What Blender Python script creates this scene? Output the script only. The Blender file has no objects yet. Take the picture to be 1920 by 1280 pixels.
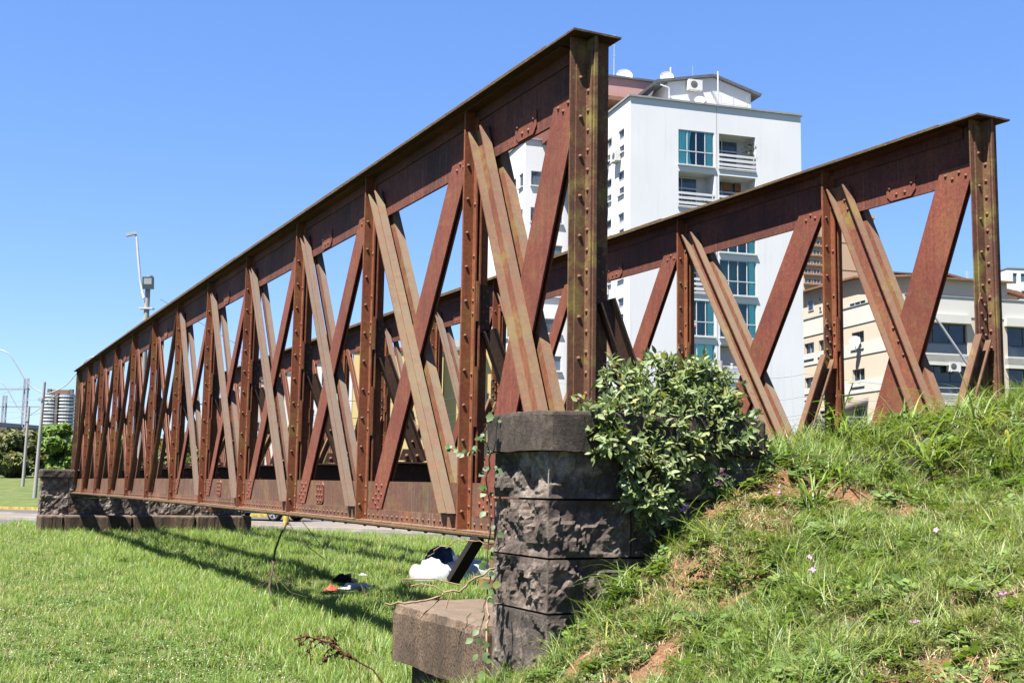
import bpy, math, random
import numpy as np
from mathutils import Vector, Matrix, noise
random.seed(7); rng = np.random.default_rng(7)
sc = bpy.context.scene
COL = sc.collection

# ------------------------------------------------------------------ camera, sky, sun, exposure
F, PITCH, ROLL, AZ = 2225.946, 0.1213, 0.016, 0.4585
EYE = 1.5
cp, sp, cr, sr = math.cos(PITCH), math.sin(PITCH), math.cos(ROLL), math.sin(ROLL)
fwd = Vector((0, cp, sp)); vup = Vector((0, -sp, cp)); vx = Vector((1, 0, 0))
right = vx*cr + vup*sr; up = vup*cr - vx*sr
cd = bpy.data.cameras.new('camera'); cam = bpy.data.objects.new('camera', cd); COL.objects.link(cam)
m4 = Matrix((right, up, -fwd)).transposed().to_4x4(); m4.translation = (0, 0, EYE)
cam.matrix_world = m4
cd.sensor_width = 36; cd.lens = F/1920*36; cd.clip_start = 0.05; cd.clip_end = 5000
sc.camera = cam

SA, SB, SC = 0.40, 0.155, 0.90            # sun direction: out from the near truss, back along the bridge, up
ux, uy = -math.sin(AZ), math.cos(AZ)      # u: along the bridge away from the camera
mx, my = math.cos(AZ), math.sin(AZ)       # m: across the bridge, to the right
SUN = Vector((-SA*mx - SB*ux, -SA*my - SB*uy, SC)).normalized()
sun_el = math.asin(SUN.z); sun_rot = math.atan2(SUN.x, SUN.y)
w = bpy.data.worlds.new('World'); sc.world = w; w.use_nodes = True
nt = w.node_tree; bg = nt.nodes['Background']
sky = nt.nodes.new('ShaderNodeTexSky'); sky.sky_type = 'NISHITA'; sky.sun_disc = False
sky.sun_elevation = sun_el; sky.sun_rotation = sun_rot
sky.air_density = 0.9; sky.dust_density = 0.3; sky.ozone_density = 4.0; sky.altitude = 0
hs = nt.nodes.new('ShaderNodeHueSaturation'); hs.inputs['Saturation'].default_value = 1.15
nt.links.new(sky.outputs[0], hs.inputs['Color']); tm = nt.nodes.new('ShaderNodeMix'); tm.data_type = 'RGBA'; tm.blend_type = 'MULTIPLY'; tm.inputs[0].default_value = 1; tm.inputs[7].default_value = (1.03, 1.17, 1.6, 1)
gm = nt.nodes.new('ShaderNodeGamma'); gm.inputs[1].default_value = .72; nt.links.new(hs.outputs[0], gm.inputs[0])
nt.links.new(gm.outputs[0], tm.inputs[6]); nt.links.new(tm.outputs[2], bg.inputs[0]); bg.inputs[1].default_value = 0.052
sl = bpy.data.lights.new('sun', 'SUN'); sl.energy = 5.0; sl.angle = math.radians(0.5); sl.color = (1, 0.955, 0.88)
so = bpy.data.objects.new('sun', sl); COL.objects.link(so)
so.rotation_euler = SUN.to_track_quat('Z', 'Y').to_euler()
sc.view_settings.view_transform = 'Standard'; sc.view_settings.look = 'None'
sc.view_settings.gamma = 1; sc.view_settings.use_curve_mapping = False
sc.view_settings.exposure = 2.16

# ------------------------------------------------------------------ geometry helpers
def ray(px, py):
    xr = (px-960)/F; vr = (640-py)/F
    return right*xr + up*vr + fwd
def at(px, py, d):
    """world point seen at photo pixel (px,py), d metres ahead (world y)"""
    r = ray(px, py); return Vector((0, 0, EYE)) + r*(d/r.y)
def ground_at(px, py, z=0.0):
    r = ray(px, py); return Vector((0, 0, EYE)) + r*((z-EYE)/r.z)

class MB:
    def __init__(s): s.v = []; s.f = []; s.m = []; s.sm = []
    def add(s, vs, fs, mi=0, smooth=False):
        o = len(s.v); s.v.extend([tuple(x) for x in vs])
        for f in fs: s.f.append(tuple(i+o for i in f)); s.m.append(mi); s.sm.append(smooth)
        return s
    def box(s, x0, x1, y0, y1, z0, z1, mi=0):
        vs = [(x0,y0,z0),(x1,y0,z0),(x1,y1,z0),(x0,y1,z0),(x0,y0,z1),(x1,y0,z1),(x1,y1,z1),(x0,y1,z1)]
        return s.add(vs, [(0,3,2,1),(4,5,6,7),(0,1,5,4),(1,2,6,5),(2,3,7,6),(3,0,4,7)], mi)
    def obox(s, c, ax, ay, az, hx, hy, hz, mi=0):
        c, ax, ay, az = Vector(c), Vector(ax), Vector(ay), Vector(az)
        vs = [c+ax*hx*i+ay*hy*j+az*hz*k for (i,j,k) in [(-1,-1,-1),(1,-1,-1),(1,1,-1),(-1,1,-1),(-1,-1,1),(1,-1,1),(1,1,1),(-1,1,1)]]
        fs = [(0,3,2,1),(4,5,6,7),(0,1,5,4),(1,2,6,5),(2,3,7,6),(3,0,4,7)]
        if ax.cross(ay).dot(az) < 0: fs = [f[::-1] for f in fs]
        return s.add(vs, fs, mi)
    def bar(s, p, q, wdir, w_, t_, mi=0):
        """bar from p to q; w_ wide along wdir, t_ thick across"""
        p, q = Vector(p), Vector(q); d = (q-p); L = d.length; d.normalize()
        wd = Vector(wdir); wd = (wd - d*wd.dot(d)).normalized(); td = d.cross(wd)
        return s.obox((p+q)/2, d, wd, td, L/2, w_/2, t_/2, mi)
    def tube(s, pts, rad, n=8, mi=0, caps=True):
        pts = [Vector(p) for p in pts]; rad = rad if hasattr(rad, '__len__') else [rad]*len(pts)
        vs = []; prev = None
        for i, p in enumerate(pts):
            d = (pts[min(i+1, len(pts)-1)] - pts[max(i-1, 0)]).normalized()
            if prev is None:
                a = Vector((0,0,1)) if abs(d.z) < .9 else Vector((1,0,0)); a = d.cross(a).normalized()
            else: a = (prev - d*prev.dot(d)).normalized()
            prev = a; b = d.cross(a)
            for k in range(n):
                t = 2*math.pi*k/n; vs.append(p + (a*math.cos(t)+b*math.sin(t))*rad[i])
        fs = []
        for i in range(len(pts)-1):
            for k in range(n):
                fs.append((i*n+k, i*n+(k+1)%n, (i+1)*n+(k+1)%n, (i+1)*n+k))
        s.add(vs, fs, mi, True)
        if caps:
            e = len(pts)-1
            s.add(vs[:n], [tuple(range(n))[::-1]], mi); s.add(vs[e*n:], [tuple(range(n))], mi)
        return s
    def rivet(s, c, n, r=.015, h=.012, seg=8, mi=0):
        c, n = Vector(c), Vector(n); a = n.orthogonal().normalized(); b = n.cross(a)
        vs = []
        for (rr, hh) in ((1, 0), (.8, .62)):
            for k in range(seg):
                t = 2*math.pi*k/seg; vs.append(c+(a*math.cos(t)+b*math.sin(t))*r*rr+n*h*hh)
        vs.append(c+n*h)
        fs = [(k, (k+1) % seg, seg+(k+1) % seg, seg+k) for k in range(seg)] + [(seg+k, seg+(k+1) % seg, 2*seg) for k in range(seg)]
        return s.add(vs, fs, mi, True)
    def poly_prism(s, pts, dvec, mi=0):
        """closed outline pts extruded by dvec"""
        n = len(pts); P = [Vector(p) for p in pts]; d = Vector(dvec)
        return s.add(P+[p+d for p in P], [tuple(range(n))[::-1], tuple(range(n, 2*n))]+[(i, (i+1) % n, n+(i+1) % n, n+i) for i in range(n)], mi)
    def mesh(s, name, mats):
        me = bpy.data.meshes.new(name); me.from_pydata(s.v, [], s.f)
        for mt in (mats if isinstance(mats, (list, tuple)) else [mats]): me.materials.append(mt)
        me.polygons.foreach_set('material_index', s.m); me.polygons.foreach_set('use_smooth', s.sm)
        me.update(); return me

def tag(o, label=None, cat=None, group=None, kind=None):
    if label: o['label'] = label
    if cat: o['category'] = cat
    if group: o['group'] = group
    if kind: o['kind'] = kind
    return o
def link(name, me, parent=None, loc=None, rotz=None):
    o = bpy.data.objects.new(name, me); COL.objects.link(o)
    if parent is not None: o.parent = parent
    if loc is not None: o.location = loc
    if rotz is not None: o.rotation_euler = (0, 0, rotz)
    return o
def obj(name, mb, mats, parent=None, loc=None, rotz=None): return link(name, mb.mesh(name, mats), parent, loc, rotz)
def empty(name, loc=(0,0,0), rotz=0, label=None, cat=None, group=None):
    o = bpy.data.objects.new(name, None); COL.objects.link(o); o.location = loc; o.rotation_euler = (0,0,rotz)
    o.empty_display_size = .2
    return tag(o, label, cat, group)
def copy_tree(o, parent=None):
    c = o.copy(); COL.objects.link(c); c.parent = parent
    for ch in list(o.children): copy_tree(ch, c)
    return c

# ------------------------------------------------------------------ material helpers
KA = .55                                  # overall reflectance level matched to the exposure
class NT:
    def __init__(s, name, rough=.8, spec=.3, metal=0, ka=None):
        s.ka = KA if ka is None else ka
        s.mat = bpy.data.materials.new(name); s.mat.use_nodes = True; s.t = s.mat.node_tree; s.n = s.t.nodes; s.l = s.t.links
        s.b = s.n['Principled BSDF']; s.b.inputs['Roughness'].default_value = rough
        s.b.inputs['Specular IOR Level'].default_value = spec; s.b.inputs['Metallic'].default_value = metal
        s.tc = None
    def new(s, ty, **kw):
        n = s.n.new(ty)
        for k, v in kw.items(): setattr(n, k, v)
        return n
    def coords(s, rnd=True):
        if s.tc is None:
            tc = s.new('ShaderNodeTexCoord'); out = tc.outputs['Object']
            if rnd:
                oi = s.new('ShaderNodeObjectInfo'); mu = s.new('ShaderNodeMath', operation='MULTIPLY'); mu.inputs[1].default_value = 37
                s.l.new(oi.outputs['Random'], mu.inputs[0])
                ad = s.new('ShaderNodeVectorMath', operation='ADD'); s.l.new(out, ad.inputs[0]); s.l.new(mu.outputs[0], ad.inputs[1]); out = ad.outputs[0]
            s.tc = out
        return s.tc
    def noise(s, scale, detail=4, rough=.6, stretch=None, coords=None, dist=0):
        n = s.new('ShaderNodeTexNoise'); n.inputs['Scale'].default_value = scale; n.inputs['Detail'].default_value = detail
        n.inputs['Roughness'].default_value = rough; n.inputs['Distortion'].default_value = dist
        c = coords if coords is not None else s.coords()
        if stretch:
            mp = s.new('ShaderNodeMapping'); mp.inputs['Scale'].default_value = stretch; s.l.new(c, mp.inputs['Vector']); c = mp.outputs[0]
        s.l.new(c, n.inputs['Vector']); return n.outputs['Fac']
    def ramp(s, fac, stops):
        r = s.new('ShaderNodeValToRGB'); e = r.color_ramp.elements
        while len(e) < len(stops): e.new(.5)
        for i, (p, c) in enumerate(stops):
            e[i].position = p; e[i].color = (*[x*s.ka for x in c], 1) if hasattr(c, '__len__') else (c, c, c, 1)
        s.l.new(fac, r.inputs[0]); return r.outputs[0]
    def mix(s, fac, a, b, mode='MIX'):
        n = s.new('ShaderNodeMix', data_type='RGBA', blend_type=mode)
        if isinstance(fac, (int, float)): n.inputs[0].default_value = fac
        else: s.l.new(fac, n.inputs[0])
        for i, x in ((6, a), (7, b)):
            if isinstance(x, (tuple, list)): n.inputs[i].default_value = (*[v*(s.ka if mode == 'MIX' else 1) for v in x], 1)
            else: s.l.new(x, n.inputs[i])
        return n.outputs[2]
    def mul(s, a, b):
        n = s.new('ShaderNodeMath', operation='MULTIPLY')
        for i, x in ((0, a), (1, b)):
            if isinstance(x, (int, float)): n.inputs[i].default_value = x
            else: s.l.new(x, n.inputs[i])
        return n.outputs[0]
    def upface(s, lo=.1, hi=.7):
        g = s.new('ShaderNodeNewGeometry'); sx = s.new('ShaderNodeSeparateXYZ'); s.l.new(g.outputs['Normal'], sx.inputs[0])
        mr = s.new('ShaderNodeMapRange'); mr.inputs[1].default_value = lo; mr.inputs[2].default_value = hi
        s.l.new(sx.outputs[2], mr.inputs[0]); return mr.outputs[0]
    def bump(s, h, strength=.3, dist=.01):
        b = s.new('ShaderNodeBump'); b.inputs['Strength'].default_value = strength; b.inputs['Distance'].default_value = dist
        s.l.new(h, b.inputs['Height']); s.l.new(b.outputs[0], s.b.inputs['Normal'])
    def color(s, c):
        if isinstance(c, (tuple, list)): s.b.inputs['Base Color'].default_value = (*[x*s.ka for x in c], 1)
        else: s.l.new(c, s.b.inputs['Base Color'])
        return s

def rust(name, c0, c1, c2, dust=(.2,.12,.065), dustamt=.8, lichen=0., streak=True, drip=0.):
    t = NT(name, .82, .25, ka=.72)
    big = t.noise(1.3, 5, .6); fine = t.noise(28, 5, .7); sp_ = t.noise(90, 3, .7)
    base = t.ramp(big, [(.3, c0), (.5, c1), (.72, c2)])
    base = t.mix(t.ramp(fine, [(.38, 0.), (.7, .7)]), base, tuple(x*.55 for x in c0))
    base = t.mix(t.ramp(sp_, [(.58, 0.), (.75, .5)]), base, tuple(min(1, x*1.7) for x in c2))
    if streak:
        st = t.noise(5, 4, .65, stretch=(5, 5, .35))
        base = t.mix(t.ramp(st, [(.45, 0.), (.75, .6)]), base, (c0[0]*.55, c0[1]*.7, c0[2]*.9))
    if lichen:
        li = t.noise(3.1, 6, .75); base = t.mix(t.mul(t.ramp(li, [(.5, 0.), (.66, 1.)]), lichen), base, (.23,.20,.05))
    base = t.mix(t.ramp(t.noise(120, 2, .5), [(.66, 0.), (.74, .55)]), base, (.30,.27,.22))
    if drip:
        dr = t.mul(t.ramp(t.noise(7, 4, .7, stretch=(6, 6, .22)), [(.55, 0.), (.68, 1.)]), t.ramp(t.noise(1.1, 3, .6), [(.45, 0.), (.6, 1.)]))
        base = t.mix(t.mul(dr, drip), base, (.26,.24,.18))
    dn = t.ramp(t.noise(9, 4, .6), [(.2, .35), (.6, 1.)])
    base = t.mix(t.mul(t.mul(t.upface(.12, .6), dn), dustamt), base, dust)
    t.color(base); t.bump(t.noise(60, 4, .7), .35, .004); return t.mat

M = {}
M['rust_flat'] = rust('rust_flat', (.13,.034,.021), (.185,.05,.029), (.24,.072,.038), lichen=.15)
M['rust_vert'] = rust('rust_vert', (.15,.04,.018), (.21,.058,.021), (.26,.085,.028), lichen=.3)
M['rust_post'] = rust('rust_post', (.085,.036,.024), (.135,.055,.03), (.165,.09,.036), lichen=.75)
M['rust_channel'] = rust('rust_channel', (.13,.05,.032), (.17,.068,.042), (.20,.09,.05), dust=(.118,.10,.078), dustamt=.92, lichen=.15)
M['rust_channel_old'] = rust('rust_channel_old', (.17,.05,.03), (.22,.08,.04), (.24,.13,.06), dust=(.135,.115,.078), dustamt=.92, lichen=.6)
M['rust_web'] = rust('rust_web', (.085,.042,.027), (.14,.065,.04), (.22,.085,.038), lichen=.25, drip=.8)
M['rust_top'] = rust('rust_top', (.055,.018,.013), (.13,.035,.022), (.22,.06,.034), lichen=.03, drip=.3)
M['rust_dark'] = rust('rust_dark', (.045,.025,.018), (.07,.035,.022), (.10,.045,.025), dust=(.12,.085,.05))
M['rust_rivet'] = rust('rust_rivet', (.12,.042,.023), (.16,.058,.03), (.19,.075,.036), dust=(.16,.095,.06), streak=False)
def flange_mat():
    t = NT('mossy_flange', .9, .2)
    b = t.ramp(t.noise(4, 5, .7), [(.3, (.09,.05,.025)), (.6, (.17,.10,.045)), (.8, (.2,.14,.06))])
    b = t.mix(t.ramp(t.noise(16, 6, .75), [(.5, 0.), (.62, .9)]), b, (.17,.15,.06))
    b = t.mix(t.ramp(t.noise(33, 4, .7), [(.6, 0.), (.68, .8)]), b, (.035,.03,.02))
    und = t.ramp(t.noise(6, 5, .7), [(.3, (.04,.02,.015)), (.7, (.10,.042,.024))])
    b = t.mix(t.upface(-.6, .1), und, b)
    t.color(b); t.bump(t.noise(40, 5, .7), .8, .01); return t.mat
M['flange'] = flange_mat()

def stone_mat(name, pale=(.30,.22,.17), dark=(.028,.022,.02), mid=(.12,.088,.07), scale=1., red=0., palelo=.5):
    t = NT(name, .92, .15)
    c = t.coords()
    big = t.noise(2.2*scale, 6, .65); med = t.noise(9*scale, 6, .7); fine = t.noise(70*scale, 4, .75)
    b = t.ramp(big, [(.36, dark), (.5, mid), (.68, pale)])
    b = t.mix(t.ramp(med, [(.42, .75), (.6, 0.)]), b, dark)
    b = t.mix(t.ramp(med, [(palelo+.1, 0.), (palelo+.24, .7)]), b, pale)
    b = t.mix(t.ramp(fine, [(.5, 0.), (.72, .55)]), b, tuple(x*.35 for x in mid))
    if red:
        sx = t.new('ShaderNodeSeparateXYZ'); t.l.new(t.new('ShaderNodeTexCoord').outputs['Object'], sx.inputs[0])
        b = t.mix(t.mul(t.ramp(t.noise(3, 4, .6), [(.35, 0.), (.65, 1.)]), red), b, (.19,.085,.055))
    t.color(b); t.bump(t.noise(38*scale, 8, .8), 1., .02); return t.mat
M['stone'] = stone_mat('weathered_stone', dark=(.08,.067,.06), mid=(.26,.21,.175), pale=(.54,.44,.37), palelo=.44)
M['stone_red'] = stone_mat('weathered_stone_red', dark=(.075,.062,.055), mid=(.24,.19,.16), pale=(.5,.4,.33), red=.08, palelo=.48)
M['cap'] = stone_mat('cap_stone', pale=(.21,.165,.13), dark=(.055,.045,.038), mid=(.13,.102,.083), scale=1.6, palelo=.6)
def plinth_mat():
    t = NT('plinth_stone', .93, .12)
    st = t.noise(2.6, 3, .5, stretch=(1.4, 1.4, .12)); fine = t.noise(65, 3, .8); med = t.noise(6, 5, .7)
    b = t.ramp(st, [(.36, (.085,.058,.042)), (.52, (.22,.145,.095)), (.66, (.31,.21,.14))])
    b = t.mix(t.ramp(med, [(.45, .5), (.62, 0.)]), b, (.10,.08,.06))
    b = t.mix(t.ramp(fine, [(.47, 0.), (.6, .9)]), b, (.035,.027,.02))
    b = t.mix(t.ramp(t.noise(1.1, 4, .7), [(.45, 0.), (.6, .5)]), b, (.06,.05,.04))
    b = t.mix(t.mul(t.upface(.4, .8), .55), b, (.19,.15,.115))
    t.color(b); t.bump(fine, .5, .008); return t.mat
M['plinth'] = plinth_mat()
def plain(name, c, rough=.7, spec=.3, var=.12, scale=3., metal=0., ka=None):
    t = NT(name, rough, spec, metal, ka)
    if var: t.color(t.mix(t.ramp(t.noise(scale, 4, .6), [(.3, 0.), (.7, 1.)]), tuple(x*(1-var) for x in c), tuple(min(1, x*(1+var)) for x in c)))
    else: t.color(c)
    return t.mat
def plaster(name, c, stain=.5, scale=.25):
    t = NT(name, .88, .15)
    b = t.mix(t.ramp(t.noise(scale, 5, .6), [(.35, 0.), (.7, 1.)]), tuple(x*.94 for x in c), c)
    st = t.noise(1.2, 5, .7, stretch=(3, 3, .12)); b = t.mix(t.mul(t.ramp(st, [(.55, 0.), (.78, .5)]), stain), b, tuple(x*.68 for x in c))
    t.color(b); t.bump(t.noise(18, 3, .6), .12, .01); return t.mat
def glass(name, c, rough=.06, spec=.6):
    t = NT(name, rough, spec); n = t.noise(.9, 3, .5)
    t.color(t.mix(t.ramp(n, [(.35, 0.), (.65, 1.)]), tuple(x*.5 for x in c), tuple(min(1, x*1.5) for x in c))); return t.mat
def tinted(name, c, refl=.1):
    t = NT(name); t.n.remove(t.b); o = [n for n in t.n if n.type == 'OUTPUT_MATERIAL'][0]
    tr = t.new('ShaderNodeBsdfTransparent'); tr.inputs[0].default_value = (*c, 1)
    gl = t.new('ShaderNodeBsdfGlossy'); gl.inputs['Roughness'].default_value = .03
    mx_ = t.new('ShaderNodeMixShader'); fr = t.new('ShaderNodeFresnel'); fr.inputs[0].default_value = 1.5
    t.l.new(fr.outputs[0], mx_.inputs[0]); t.l.new(tr.outputs[0], mx_.inputs[1]); t.l.new(gl.outputs[0], mx_.inputs[2]); t.l.new(mx_.outputs[0], o.inputs[0])
    return t.mat
def leafmat(name, c0, c1, c2, trans=.35, spec=.25, rough=.55, tip=None):
    t = NT(name, rough, spec)
    g = t.new('ShaderNodeNewGeometry'); oi = t.new('ShaderNodeObjectInfo')
    wv = t.new('ShaderNodeVectorMath', operation='ADD'); t.l.new(g.outputs['Position'], wv.inputs[0])
    t.l.new(oi.outputs['Random'], wv.inputs[1])
    n1 = t.noise(.55, 4, .6, coords=g.outputs['Position']); n2 = t.noise(9, 3, .6, coords=wv.outputs[0])
    b = t.ramp(n2, [(.3, c0), (.5, c1), (.7, c2)])
    b = t.mix(t.ramp(n1, [(.4, 0.), (.65, .5)]), b, c2)
    b = t.mix(t.ramp(t.noise(.23, 5, .7, coords=g.outputs['Position']), [(.52, 0.), (.66, .4)]), b, (c2[0]*1.25, c2[1]*1.02, c2[2]*1.2))
    ra = t.new('ShaderNodeMath', operation='ADD'); t.l.new(g.outputs['Random Per Island'], ra.inputs[0]); t.l.new(oi.outputs['Random'], ra.inputs[1])
    rf = t.new('ShaderNodeMath', operation='FRACT'); t.l.new(ra.outputs[0], rf.inputs[0])
    b = t.mix(1., b, t.ramp(rf.outputs[0], [(0., .5), (.93, 1.35)]), 'MULTIPLY')
    b = t.mix(t.ramp(rf.outputs[0], [(.94, 0.), (.955, .75)]), b, (c2[0]*1.5, c2[1]*1.1, c2[2]*.8))
    t.color(b)
    tl = t.new('ShaderNodeBsdfTranslucent'); t.l.new(t.mix(1., b, (1.15, 1.2, .5), 'MULTIPLY'), tl.inputs[0])
    ms = t.new('ShaderNodeMixShader'); ms.inputs[0].default_value = trans
    o = [n for n in t.n if n.type == 'OUTPUT_MATERIAL'][0]
    t.l.new(t.b.outputs[0], ms.inputs[1]); t.l.new(tl.outputs[0], ms.inputs[2]); t.l.new(ms.outputs[0], o.inputs[0])
    return t.mat

# ------------------------------------------------------------------ IRON BRIDGE  (local: x across, y along, z up)
PAN = 2.4; S3 = 3.07*1.2
BL = Vector((.55387666+.083*mx, 5.95365929+.083*my, 0))*1.2
def bw(x, y, z): return Vector((BL.x + x*mx + y*ux, BL.y + x*my + y*uy, z))
def camber(y): return .026*(1-((y/PAN-6)/6)**2)
bridge = empty('iron_bridge', (BL.x, BL.y, 0), AZ,
    'long rusted iron lattice truss bridge with two riveted side trusses standing over the grass', 'bridge')
Y0, Y1 = .48, 12.14*PAN                       # truss ends
ZB, ZBA, ZWB, ZWT, ZT = 1.13, 1.256, 1.514, 4.035, 4.50
NK = 12
def yk(k): return .60 if k == 0 else (11.97*PAN if k == 12 else k*PAN)

def seg_box(mb, x0, x1, z0, z1, ya, yb, n, mi=0, wob=0.):
    """box along the bridge following the camber"""
    vs = []; fs = []
    for i in range(n+1):
        y = ya+(yb-ya)*i/n; c = camber(y) + (random.uniform(-wob, wob) if wob else 0)
        vs += [(x0, y, z0+c), (x1, y, z0+c), (x1, y, z1+c), (x0, y, z1+c)]
    for i in range(n):
        a = i*4; b = a+4
        for j in range(4): fs.append((a+j, b+j, b+(j+1) % 4, a+(j+1) % 4))
    fs += [(0, 1, 2, 3), (n*4+3, n*4+2, n*4+1, n*4)]
    mb.add(vs, [f[::-1] for f in fs], mi)

def vertical_mesh():
    mb = MB(); rv = MB(); pk = []
    for sgn in (-1, 1):
        mb.box(*sorted((sgn*.026, sgn*.11)), -.0125, -.0005, ZB+.012, ZT-.002)
        mb.box(*sorted((sgn*.026, sgn*.11)), .0005, .0125, ZB+.012, ZT-.002)
        mb.box(*sorted((sgn*.0135, sgn*.026)), -.068, -.0005, ZB+.012, ZT-.06)
        mb.box(*sorted((sgn*.0135, sgn*.026)), .0005, .068, ZB+.012, ZT-.06)
    for (za, zb) in ((1.95, 2.42), (2.78, 3.1)):
        p = MB(); p.box(-.0125, .0125, -.074, -.02, za, zb); pk.append(p)
        for j in range(3): rv.rivet((-.026, -.044, za+.06+(zb-za-.12)*j/2), (-1, 0, 0))
    z = ZB+.16
    while z < ZT-.25: rv.rivet((-.076, -.0125, z), (0, -1, 0)); z += .275
    for z in (1.2, 1.33, 1.46, 4.12, 4.3): rv.rivet((-.026, -.044, z), (-1, 0, 0))
    z = 3.3
    while z < 4.0: rv.rivet((-.026, -.044, z), (-1, 0, 0)); z += .42
    return mb, rv, pk
def endpost_mesh():
    mb = MB(); rv = MB(); pk = []
    for sgn in (-1, 1):
        mb.box(*sorted((sgn*.0125, sgn*(.14 if sgn < 0 else .155))), 0, .012, ZB+.012, ZT-.002)           # wide plate
        mb.box(*sorted((sgn*.026, sgn*.10)), -.0125, -.0005, ZB+.012, ZT-.05)      # angle on it
        mb.box(*sorted((sgn*.0135, sgn*.026)), -.085, -.0005, ZB+.012, ZT-.02)        # leg along the web
        mb.box(*sorted((sgn*.0135, sgn*.026)), .013, .1, ZB+.012, ZT-.06)
    mb.box(-.012, .012, -.10, -.001, ZB+.012, ZT-.002)                              # web end plates
    z = ZB+.12; i = 0
    while z < ZT-.25:
        if i % 2 == 0 or z < 1.7: rv.rivet((-.066, -.0125, z), (0, -1, 0), .016)
        rv.rivet((-.026, -.044, z+.04), (-1, 0, 0), .016)
        z += .135; i += 1
    return mb, rv, pk
def brace_meshes(sgn, k):
    """raking knee brace on the inner side of a post"""
    g = MB(); r = MB()
    a = Vector((sgn*.115, -.02, 2.72)); b = Vector((sgn*.53, -.02, 1.7)); d = (b-a).normalized(); nrm = Vector((-d.z*sgn, 0, d.x*sgn)).normalized()
    g.bar(a, b, nrm, .10, .012)
    for s_ in (-1, 1):
        o = nrm*s_*.054
        g.bar(a+o+Vector((0, -.028, 0)), b+o+Vector((0, -.028, 0)), (0, 1, 0), .07, .012)
    x0, x1 = sgn*.045, sgn*.128
    g.poly_prism([(x0, -.026, 2.62), (x1, -.026, 2.72), (x1, -.026, 3.0), (sgn*.1, -.026, 3.08), (x0+sgn*.008, -.026, 3.08), (x0, -.026, 3.02)], (0, .0115, 0))
    for i, z in enumerate((2.74, 2.86, 2.98)):
        r.rivet((sgn*.066, -.026, z), (0, -1, 0)); r.rivet((sgn*.102, -.026, z+.05), (0, -1, 0))
    for t_ in (.62, .8):
        p = a+(b-a)*t_; r.rivet(p+Vector((0, -.006, 0)), (0, -1, 0))
    gp = MB(); gp.poly_prism([(sgn*.3, -.036, 1.72), (sgn*.78, -.036, 1.72), (sgn*.78, -.036, 1.80), (sgn*.62, -.036, 1.83), (sgn*.34, -.036, 1.83)], (0, -.014, 0))
    for i in range(4): r.rivet((sgn*(.38+.11*i), -.05, 1.765), (0, -1, 0), .02, .016)
    return g, r, gp

vm, vr, vp = vertical_mesh(); VM = vm.mesh('vertical_post', M['rust_vert']); VR = vr.mesh('rivets', M['rust_rivet']); VP = [p.mesh('packing_plate', M['rust_vert']) for p in vp]
em, er, _ = endpost_mesh(); EM = em.mesh('end_post', M['rust_post']); ER = er.mesh('rivets', M['rust_rivet'])
BM = {}
for sgn in (-1, 1):
    g, r, gp = brace_meshes(sgn, 0)
    BM[sgn] = (g.mesh('knee_brace', M['rust_post'] if sgn < 0 else M['rust_dark']), r.mesh('rivets', M['rust_rivet']), gp.mesh('gusset_plate', M['rust_dark']))

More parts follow.
